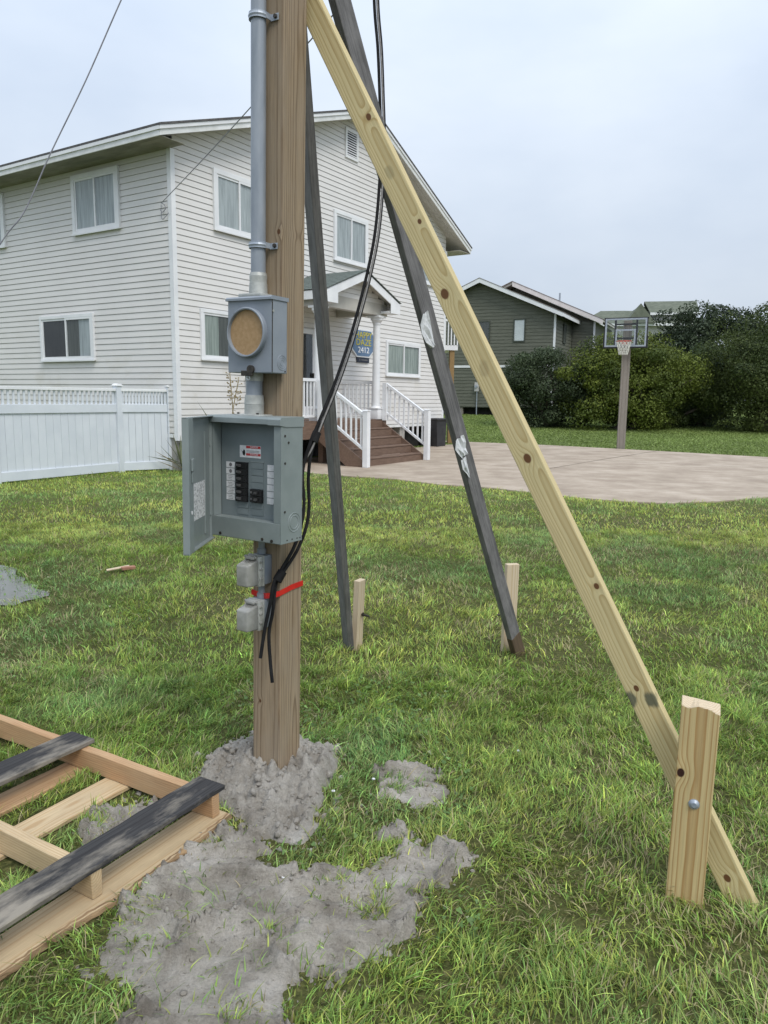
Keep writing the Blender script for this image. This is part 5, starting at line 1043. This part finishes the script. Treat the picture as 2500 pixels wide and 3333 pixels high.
# ------------------------------------------------------------------ foliage builder
def tree(name, label, x, y, rx, ry, z0, z1, cols, n, seed, leaf=0.10, group=None, clumps=70, stems=5, cat='bush', power=1.0):
    r = np.random.default_rng(seed); gz = float(ground_z(x, y)); root = empty(name, Matrix.Translation((x, y, gz)), label, cat, group)
    cz, hz = (z0 + z1) / 2 - gz, (z1 - z0) / 2
    # clump centres on and inside an uneven ellipsoid
    u = r.normal(0, 1, (clumps, 3)); u /= np.linalg.norm(u, axis=1)[:, None]; rad = r.uniform(0.35, 1.0, clumps) ** 0.5 * r.uniform(0.72, 1.22, clumps)
    C_ = u * rad[:, None] * np.array([rx, ry, hz]) + np.array([0, 0, cz]); C_[:, 2] = np.maximum(C_[:, 2], 0.15 + 0.25 * r.uniform(0, 1, clumps))
    cs = r.uniform(0.14, 0.40, clumps) * min(rx, hz) * 1.15
    n = int(n * 2.7); leaf *= 0.88; k = r.integers(0, clumps, n); v = r.normal(0, 1, (n, 3)); v /= np.linalg.norm(v, axis=1)[:, None]
    P = C_[k] + v * (cs[k] * r.uniform(0.45, 1.05, n) ** 0.6)[:, None] * np.array([1.1, 1.1, 0.8])
    P[:, 2] = np.maximum(P[:, 2], 0.03)
    a = np.cross(v + r.normal(0, 0.45, (n, 3)), r.normal(0, 1, (n, 3))); a /= np.linalg.norm(a, axis=1)[:, None]
    b = np.cross(a, v + r.normal(0, 0.45, (n, 3))); b /= np.linalg.norm(b, axis=1)[:, None]
    s = leaf * r.uniform(0.55, 1.35, n)[:, None]; A = a * s; B = b * s * 0.42
    VV = np.stack([P - A * 0.5, P + B, P + A * 0.7, P - B], 1).reshape(-1, 3)
    cc = np.array(cols); tone = r.uniform(0, 1, clumps); c = cc[0] * (1 - tone[k])[:, None] + cc[1] * tone[k][:, None]; c = c * r.lognormal(0, 0.13, (n, 1)) * np.array([0.64, 0.74, 0.62])
    me = mesh_np('crown', VV, np.arange(4 * n), np.arange(n) * 4, np.full(n, 4), 'leaf', np.repeat(c, 4, 0)); link('crown', me, root)
    for q in range(stems):
        ang = r.uniform(0, 6.28); rr = r.uniform(0.05, 0.25) * rx; tgt = C_[r.integers(0, clumps)]
        p0 = Vector((rr * math.cos(ang), rr * math.sin(ang) * ry / rx, -0.1)); p2 = Vector(tgt); p1 = p0.lerp(p2, 0.5) + Vector((r.normal(0, .12), r.normal(0, .12), 0.25)); th = 0.035 * max(rx, 1) 
        tube([p0, p1, p2], [th, th * 0.8, th * 0.5, th * 0.2], 7, 5).build('trunk', 'bark', root)
    return root
DG, MG, YG, GG = (0.026, 0.042, 0.018), (0.045, 0.068, 0.026), (0.115, 0.135, 0.022), (0.070, 0.095, 0.040)
tree('bush', 'dark grey green bush in front of the green house', 8.4, 39.0, 2.6, 1.8, 0.1, 4.3, [(0.060, 0.075, 0.042), (0.11, 0.13, 0.075)], 15000, 21, 0.10, 'bushes along the far lawn', 90)
tree('bush', 'large yellow green bush behind the basketball post', 12.0, 38.0, 3.3, 2.0, 0.1, 4.8, [(0.10, 0.125, 0.028), (0.21, 0.225, 0.040)], 20000, 22, 0.10, 'bushes along the far lawn', 110)
tree('bush', 'low green bush right of the basketball post', 14.8, 39.5, 2.4, 1.6, 0.1, 4.3, [(0.07, 0.095, 0.035), (0.15, 0.17, 0.05)], 11000, 23, 0.10, 'bushes along the far lawn', 70)
tree('bush', 'pale leaved bush between the yellow green bush and the right edge', 16.8, 40.5, 1.9, 1.6, 0.1, 4.6, [(0.08, 0.105, 0.06), (0.16, 0.19, 0.115)], 10000, 24, 0.11, 'bushes along the far lawn', 65)
tree('bush', 'big olive green bush at the right edge of the lawn', 18.6, 37.5, 2.7, 2.0, 0.05, 5.6, [(0.07, 0.09, 0.034), (0.15, 0.165, 0.05)], 16000, 25, 0.10, 'bushes along the far lawn', 95)
tree('tree', 'dark broad tree rising behind the bushes at right', 19.2, 45.5, 3.2, 2.3, 1.5, 6.8, [(0.042, 0.056, 0.034), (0.085, 0.105, 0.06)], 17000, 27, 0.14, 'trees behind the bushes', 95, 4, 'tree')
tree('tree', 'taller thin topped tree at the right edge behind the bushes', 23.6, 45.0, 2.6, 2.2, 1.5, 7.4, [(0.055, 0.068, 0.038), (0.11, 0.125, 0.07)], 12000, 28, 0.13, 'trees behind the bushes', 70, 4, 'tree')
tree('tree', 'dark tree filling the gap behind the yellow green bush', 14.0, 44.5, 2.4, 2.0, 1.2, 4.9, [(0.04, 0.052, 0.03), (0.08, 0.10, 0.055)], 9000, 29, 0.14, 'trees behind the bushes', 70, 4, 'tree')

# ------------------------------------------------------------------ green house
GM = Matrix.Translation((10.067, 46.0, 0)) @ Matrix.Rotation(R(-25), 4, 'Z')
gh = empty('green_house', GM, 'grey green wooden house with white trim beyond the lawn', 'house')
GW = 9.3; AX = -4.65
me_g = MB().prism([(0.02, 0), (-0.022, 0), (-0.004, 0.20), (0.02, 0.20)], 'x', -GW + 0.03, -0.09).mesh('siding_board', 'greenwood')
z = 1.10
while z < 8.9:
    if 3.50 <= z < 3.60: pass
    top = z + 0.2
    if top < 6.55: link('siding_board', me_g, gh, Matrix.Translation((0, 0, z)))
    else:
        hw = (8.62 - z) / 0.435
        if hw > 0.2: MB().prism([(0.02, 0), (-0.022, 0), (-0.004, 0.20), (0.02, 0.20)], 'x', max(-GW + .03, AX - hw), min(-0.09, AX + hw)).build('siding_board', 'greenwood', gh, Matrix.Translation((0, 0, z)))
    z += 0.205
MB().box(-GW + .03, -0.03, 0.021, 5.0, 1.05, 6.6).prism([(-GW + .03, 6.6), (-0.03, 6.6), (AX, 8.55)], 'y', 0.021, 5.0).build('wall', 'greenwood', gh)
me_g2 = MB().prism([(0.02, 0), (-0.022, 0), (-0.004, 0.20), (0.02, 0.20)], 'x', -5.0, -0.1).mesh('siding_board', 'greenwood'); FR90 = Matrix.Rotation(R(90), 4, 'Z')
z = 1.10
while z < 6.5: link('siding_board', me_g2, gh, Matrix.Translation((-0.03, 5.1, z)) @ FR90); z += 0.205
MB().box(-0.085, 0.03, -0.03, -0.023, 1.1, 6.62).box(-0.004, 0.03, -0.022, 0.08, 1.1, 6.62).build('corner_board', 'white', gh)
MB().box(-GW, -0.1, -0.05, -0.023, 3.52, 3.66).build('band_board', 'white', gh)
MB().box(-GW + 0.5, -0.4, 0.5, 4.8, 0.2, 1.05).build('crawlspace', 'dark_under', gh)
for x in (-8.6, -5.8, -3.0, -0.4): MB().box(x - 0.12, x + 0.12, 0.05, 0.3, 0.2, 1.1).build('pile', 'w_grey', gh)
RE, RZ, AZ2 = 0.49, 6.70, 8.90
gr = MB().prism([(RE, RZ - 0.03), (AX, AZ2 - 0.03), (2 * AX - RE, RZ - 0.03), (2 * AX - RE, RZ - 0.15), (AX, AZ2 - 0.16), (RE, RZ - 0.15)], 'y', -0.48, 5.3).build('roof', 'soffit', gh)
MB().prism([(RE + .03, RZ), (AX, AZ2), (2 * AX - RE - .03, RZ), (2 * AX - RE - .03, RZ - 0.028), (AX, AZ2 - 0.028), (RE + .03, RZ - 0.028)], 'y', -0.53, 5.3).build('shingles', 'shingle_brown', gr)
MB().prism([(RE, RZ - 0.03), (AX, AZ2 - 0.03), (AX, AZ2 - 0.29), (RE, RZ - 0.27)], 'y', -0.51, -0.481).build('fascia', 'white', gr); MB().prism([(2 * AX - RE, RZ - 0.03), (AX - .001, AZ2 - 0.03), (AX - .001, AZ2 - 0.29), (2 * AX - RE, RZ - 0.27)], 'y', -0.51, -0.481).build('fascia', 'white', gr)
MB().box(RE - 0.02, RE + 0.01, -0.48, 5.3, RZ - 0.25, RZ - 0.031).build('eave_fascia', 'white', gr)
def small_window(parent, F, x0, x1, z0, z1, mt='curtain'):
    w = MB().box(x0, x1, -0.06, -0.024, z1 - 0.07, z1).box(x0, x1, -0.06, -0.024, z0, z0 + 0.07).box(x0, x0 + 0.07, -0.06, -0.024, z0 + .07, z1 - .07).box(x1 - 0.07, x1, -0.06, -0.024, z0 + .07, z1 - .07).build('window', 'dark_trim', parent, F)
    MB().poly([(x0 + .07, -0.05, z0 + .07), (x1 - .07, -0.05, z0 + .07), (x1 - .07, -0.05, z1 - .07), (x0 + .07, -0.05, z1 - .07)], [(0, 1, 2, 3)]).build('pane', 'glass', w); MB().box(x0 + .07, x1 - .07, -0.034, -0.026, z0 + .07, z1 - .07).build('blind', mt, w)
M['dark_trim'] = mottled('dark_green_trim', (0.045, 0.055, 0.042), (0.065, 0.075, 0.06), 5, 0.7)
small_window(gh, I4, -2.54, -1.80, 5.05, 6.42, 'white'); small_window(gh, I4, -4.85, -4.02, 5.05, 6.35, 'curtain_dark')
small_window(gh, Matrix.Translation((0, 2.2, 0)) @ FR90, 0.0, 0.8, 5.1, 6.3, 'curtain_dark')
# rear wing to the right
MB().box(-8.0, 1.45, 5.021, 12, 1.05, 6.62).prism([(-8.0, 6.62), (1.45, 6.62), (-4.0, 9.0)], 'y', 5.321, 12).build('wing_wall', 'greenwood', gh)
me_g3 = MB().prism([(0.02, 0), (-0.022, 0), (-0.004, 0.20), (0.02, 0.20)], 'x', 0.02, 1.42).mesh('siding_board', 'greenwood'); z = 1.10
while z < 6.5: link('siding_board', me_g3, gh, Matrix.Translation((0, 5.0, z))); z += 0.205
MB().box(1.36, 1.48, 4.95, 4.977, 1.1, 6.6).build('corner_board', 'white', gh)
wg = MB().prism([(2.0, 6.68), (-4.0, 9.32), (-8.6, 7.3), (-8.6, 7.15), (-4.0, 9.16), (2.0, 6.55)], 'y', 4.55, 12.4).build('wing_roof', 'soffit', gh)
MB().prism([(2.03, 6.71), (-4.0, 9.36), (-8.63, 7.33), (-8.63, 7.30), (-4.0, 9.325), (2.03, 6.682)], 'y', 4.45, 12.4).build('shingles', 'shingle_brown', wg)
MB().prism([(2.0, 6.68), (-4.0, 9.32), (-4.0, 9.02), (2.0, 6.38)], 'y', 4.47, 4.549).build('fascia', 'pink_fascia', wg); MB().box(-1.20, -1.10, 6.0, 6.1, 8.0, 8.65).build('vent_pipe', 'galv', wg)
gm = empty('electric_meter', GM @ Matrix.Translation((-4.75, -0.03, 0.9)), 'pale meter box with pipe on the green house wall', 'meter box')
MB().box(-0.13, 0.13, -0.14, 0, 1.15, 1.70, 0.01).build('box', 'farwall', gm); MB().cyl((0, -0.15, 1.45), (0, -0.22, 1.45), 0.08, n=16).build('dial', 'galv', gm); MB().cyl((0.03, -0.06, -0.4), (0.03, -0.06, 1.15), 0.035, n=10).build('pipe', 'galv', gm)

# third house far behind
th = empty('far_house', Matrix.Translation((28.0, 76, 0.1)) @ Matrix.Rotation(R(-12), 4, 'Z'), 'distant pale house with olive hip roof behind the trees', 'house')
MB().box(-8.5, 2.6, 0, 9, 0, 9.0).build('wall', 'farwall', th); MB().box(-1.6, 2.3, 0.6, 8, 9.0, 10.1).build('upper_wall', 'farwall', th)
MB().poly([(-9, -0.5, 9.0), (3.0, -0.5, 9.0), (3.0, 9.5, 9.0), (-9, 9.5, 9.0), (-6.5, 4.0, 10.75), (-4.2, 4.0, 10.75), (1.0, 4.0, 10.6)], [(0, 1, 6, 5, 4), (1, 2, 6), (2, 3, 4, 5, 6), (3, 0, 4), (3, 2, 1, 0)]).build('hip_roof', 'shingle_olive', th)
MB().poly([(-4.4, -0.9, 9.05), (-1.6, -0.9, 9.05), (-3.0, -0.6, 10.95), (-3.0, 4, 10.95), (-4.9, 4, 9.6), (-1.0, 4, 9.6)], [(0, 1, 2), (0, 2, 3, 4), (1, 5, 3, 2)]).build('dormer_roof', 'shingle_olive', th)
up = MB().poly([(-2.0, 0.2, 10.1), (2.6, 0.2, 10.1), (2.9, 4.0, 11.65), (-2.2, 4.0, 11.65), (2.6, 7.8, 10.1), (-2.0, 7.8, 10.1)], [(0, 1, 2, 3), (3, 2, 4, 5)]).build('upper_roof', 'shingle_olive', th)
MB().poly([(2.35, 0.25, 10.05), (2.35, 7.8, 10.05), (2.7, 4.0, 11.6)], [(0, 1, 2)]).build('gable_end', 'white', th)
MB().box(-2.0, 2.65, 0.12, 0.19, 9.88, 10.12).build('fascia', 'white', th); MB().box(-9, 3.0, -0.58, -0.51, 8.78, 9.02).build('fascia', 'white', th); MB().box(-2.55, -2.40, 2.0, 2.2, 9.9, 11.0).build('vent_pipe', 'white', th)

# ------------------------------------------------------------------ basketball hoop
bh = empty('basketball_hoop', Matrix.Translation((7.80, 25.02, 0)) @ Matrix.Rotation(R(-24), 4, 'Z'), 'basketball hoop with clear backboard on a grey wooden post beside the court', 'basketball hoop')
# post leans slightly left; built with its grain along its length
MB().box(-0.13, 0.13, -0.11, 0.11, 0, 4.2, 0.01).build('post', 'w_grey', bh, Matrix.Translation((0.02, 0.02, -0.05)) @ Matrix.Rotation(R(10), 4, 'Z'))
BW, B0, B1 = 0.64, 3.31, 4.20
fr_ = MB().box(-BW, BW, -0.30, -0.26, B1 - 0.05, B1).box(-BW, BW, -0.30, -0.26, B0, B0 + 0.05).box(-BW, -BW + 0.05, -0.30, -0.26, B0 + .05, B1 - .05).box(BW - 0.05, BW, -0.30, -0.26, B0 + .05, B1 - .05).build('backboard_frame', 'galv', bh)
MB().box(-BW - 0.045, BW + 0.045, -0.27, -0.22, B1 - 0.02, B1 + 0.03).box(-BW - 0.05, BW + 0.05, -0.305, -0.22, B0 - 0.05, B0 - 0.002, 0.01).box(-BW - 0.05, -BW - 0.002, -0.30, -0.22, B0 - .002, B0 + 0.34).box(BW + 0.002, BW + 0.05, -0.30, -0.22, B0 - .002, B0 + 0.34).build('padding', 'black', bh)
MB().box(-BW - 0.03, -BW - 0.001, -0.29, -0.24, B0 + 0.341, B1).build('edge_strip', 'black', bh); MB().box(BW + 0.001, BW + 0.03, -0.29, -0.24, B0 + 0.341, B1).build('edge_strip', 'black', bh)
MB().poly([(-BW + .05, -0.28, B0 + .05), (BW - .05, -0.28, B0 + .05), (BW - .05, -0.28, B1 - .05), (-BW + .05, -0.28, B1 - .05)], [(0, 1, 2, 3)]).build('glass', 'clearglass', bh)
MB().box(-0.31, 0.31, -0.287, -0.283, B0 + 0.50, B0 + 0.55).box(-0.31, -0.26, -0.287, -0.283, B0 + 0.06, B0 + 0.50).box(0.26, 0.31, -0.287, -0.283, B0 + 0.06, B0 + 0.50).box(-0.26, 0.26, -0.287, -0.283, B0 + 0.06, B0 + 0.10).build('target_square', 'galv', bh)
for x in (-0.36, 0.30): MB().box(x, x + 0.06, -0.25, -0.19, B0 + 0.02, B1 - 0.02).build('support_bar', 'black', bh)
for z_ in (B0 + 0.25, B1 - 0.2): MB().box(-0.33, 0.33, -0.189, -0.14, z_, z_ + 0.05).build('support_arm', 'black', bh)
rz = 3.46; rc = (0, -0.30 - 0.30, rz)
MB().torus(rc, (0, 0, 1), 0.23, 0.014, 32, 8).box(-0.09, 0.09, -0.375, -0.301, rz - 0.09, rz + 0.02).build('rim', 'rim', bh)
nt = MB()
for k in range(12):
    a0 = 2 * math.pi * k / 12
    for sgn in (1, -1):
        pts = [Vector((0.225 * (1 - 0.42 * t) * math.cos(a0 + sgn * t * 0.95), rc[1] + 0.225 * (1 - 0.42 * t) * math.sin(a0 + sgn * t * 0.95), rz - 0.42 * t)) for t in (0, .33, .66, 1)]
        for p, q in zip(pts, pts[1:]): nt.cyl(p, q, 0.010, n=5, caps=False)
o = nt.build('net', 'net', bh)

# ------------------------------------------------------------------ small things by the house
bn = empty('trash_bin', Matrix.Translation((1.62, 25.2, 0.022)) @ Matrix.Rotation(R(57), 4, 'Z'), 'dark bin standing against the house behind the steps', 'bin')
MB().prism([(-0.28, 0), (0.28, 0), (0.33, 0.85), (-0.33, 0.85)], 'y', -0.3, 0.3).build('body', 'bin', bn); MB().box(-0.36, 0.36, -0.34, 0.34, 0.851, 0.92, 0.02).build('lid', 'bin', bn)
for x in (-0.2, 0.2): MB().cyl((x - .04, 0.31, 0.07), (x + .04, 0.31, 0.07), 0.07, n=14).build('wheel', 'black', bn)
bc = empty('rear_balcony', Matrix.Translation((2.0, 26.6, 0)) @ Matrix.Rotation(R(10), 4, 'Z'), 'white railed rear balcony on a brown post past the house corner', 'balcony')
MB().box(0, 0.5, 0, 2.2, 3.25, 3.42).build('floor', 'white', bc); MB().box(0, 0.5, -0.03, 0.03, 4.22, 4.30).build('rail', 'white', bc)
for k in range(5): MB().box(0.02 + k * 0.11, 0.055 + k * 0.11, -0.018, 0.018, 3.42, 4.22).build('baluster', 'white', bc)
MB().box(0.24, 0.40, 0.05, 0.21, 0, 3.25).build('post', 'w_post', bc); MB().cyl((-0.02, 0.0, 2.3), (-0.02, 0.0, 3.25), 0.05, n=10).build('downpipe', 'white', bc)
# overhead wires
w1 = tube([(-2.62, 10, 7.6), (-3.28, 10, 6.35), (-3.75, 10, 5.44), (-4.24, 10, 4.57), (-4.61, 10, 3.87), (-4.96, 10, 3.45), (-6.2, 10.2, 1.9), (-7.6, 10.5, 0.5)], 0.0085, 6).build('overhead_wire', 'wire', None, smooth=True); tag(w1, 'thin pale wire slanting across the sky at upper left', 'wire')
att = HM @ Vector((-0.05, 0.24, 5.46))
w2_ = tube([tuple(att), tuple(att.lerp(Vector((-0.81, 9.0, 5.56)), 0.5) - Vector((0, 0, 0.03))), (-0.81, 9.0, 5.56), (1.09, 5.44, 5.66), (3.0, 1.9, 5.85)], 0.008, 6).build('service_wire', 'wire', None, smooth=True)
tag(w2_, 'thin service wire running from the house corner up past the pole', 'wire')
br = empty('wire_bracket', HM @ Matrix.Translation((-0.02, 0.20, 5.05)), 'small wire loop and bracket on the house wall near the corner', 'bracket')
tube([(-0.04, 0.04, 0.41), (-0.05, -0.06, 0.36), (-0.05, -0.10, 0.28), (-0.05, 0.0, 0.22), (-0.05, 0.06, 0.28)], 0.008, 6).build('wire_loop', 'wire', br); tube([(-0.03, 0.05, 0.38), (-0.03, 0.04, 0.10), (-0.03, -0.12, 0.16), (-0.03, -0.16, 0.20)], 0.007, 6).build('wire_tail', 'wire', br)

# plants at the house foot
def yucca(x, y, n, h, seed, label, stalks=0, sh=1.0, dry=0.3):
    r = random.Random(seed); y_ = empty('yucca_plant', Matrix.Translation((x, y, 0)), label, 'plant')
    me_l = []
    for k in range(n):
        a = r.uniform(0, 6.28); e = r.uniform(0.15, 1.3); L_ = h * r.uniform(0.7, 1.1); d = Vector((math.cos(a) * math.cos(e), math.sin(a) * math.cos(e), math.sin(e))); s = Vector((-math.sin(a), math.cos(a), 0)) * 0.018
        p0 = Vector((0, 0, h * 0.25 * r.random())); p1 = p0 + d * L_ * 0.5; p2 = p0 + d * L_ + Vector((0, 0, -0.06 * L_))
        MB().poly([p0 - s * .6, p0 + s * .6, p1 + s, p2, p1 - s], [(0, 1, 2, 3, 4)]).build('leaf', 'drystalk' if r.random() < dry else 'yucca_leaf', y_)
    for k in range(stalks):
        bx_, by_ = r.uniform(-.08, .08), r.uniform(-.08, .08); tip = Vector((bx_ + (-0.03 if k == 0 else 0.20), by_, sh * (1 - 0.06 * k))); st_ = tube([(bx_, by_, 0.1), (bx_ + 0.03, by_, sh * 0.5), tip], [0.014, 0.011, 0.006], 6).build('stalk', 'drystalk', y_)
        fl_ = MB()
        for q in range(26):
            t = r.uniform(0.62, 1.0); p = Vector((bx_, by_, 0.1)).lerp(tip, t); a = r.uniform(0, 6.28); e_ = p + Vector((math.cos(a), math.sin(a), 0.4)) * 0.09 * r.uniform(.5, 1)
            fl_.cyl(p, e_, 0.004, n=4); bmesh.ops.create_icosphere(fl_.bm, subdivisions=1, radius=0.016, matrix=Matrix.Translation(e_))
        f_ = fl_.build('seed_heads', 'drystalk', st_); f_['kind'] = 'stuff'
    return y_
M['yucca_leaf'] = mottled('yucca_leaf', (0.09, 0.11, 0.05), (0.16, 0.18, 0.09), 8, 0.6)
yucca(-4.25, 15.75, 34, 0.75, 4, 'spiky yucca with dry leaves at the fence end by the house corner')
yucca(-3.05, 15.15, 26, 1.45, 5, 'yucca with two tall dry flower stalks in front of the house wall', 2, 2.05, 0.5)
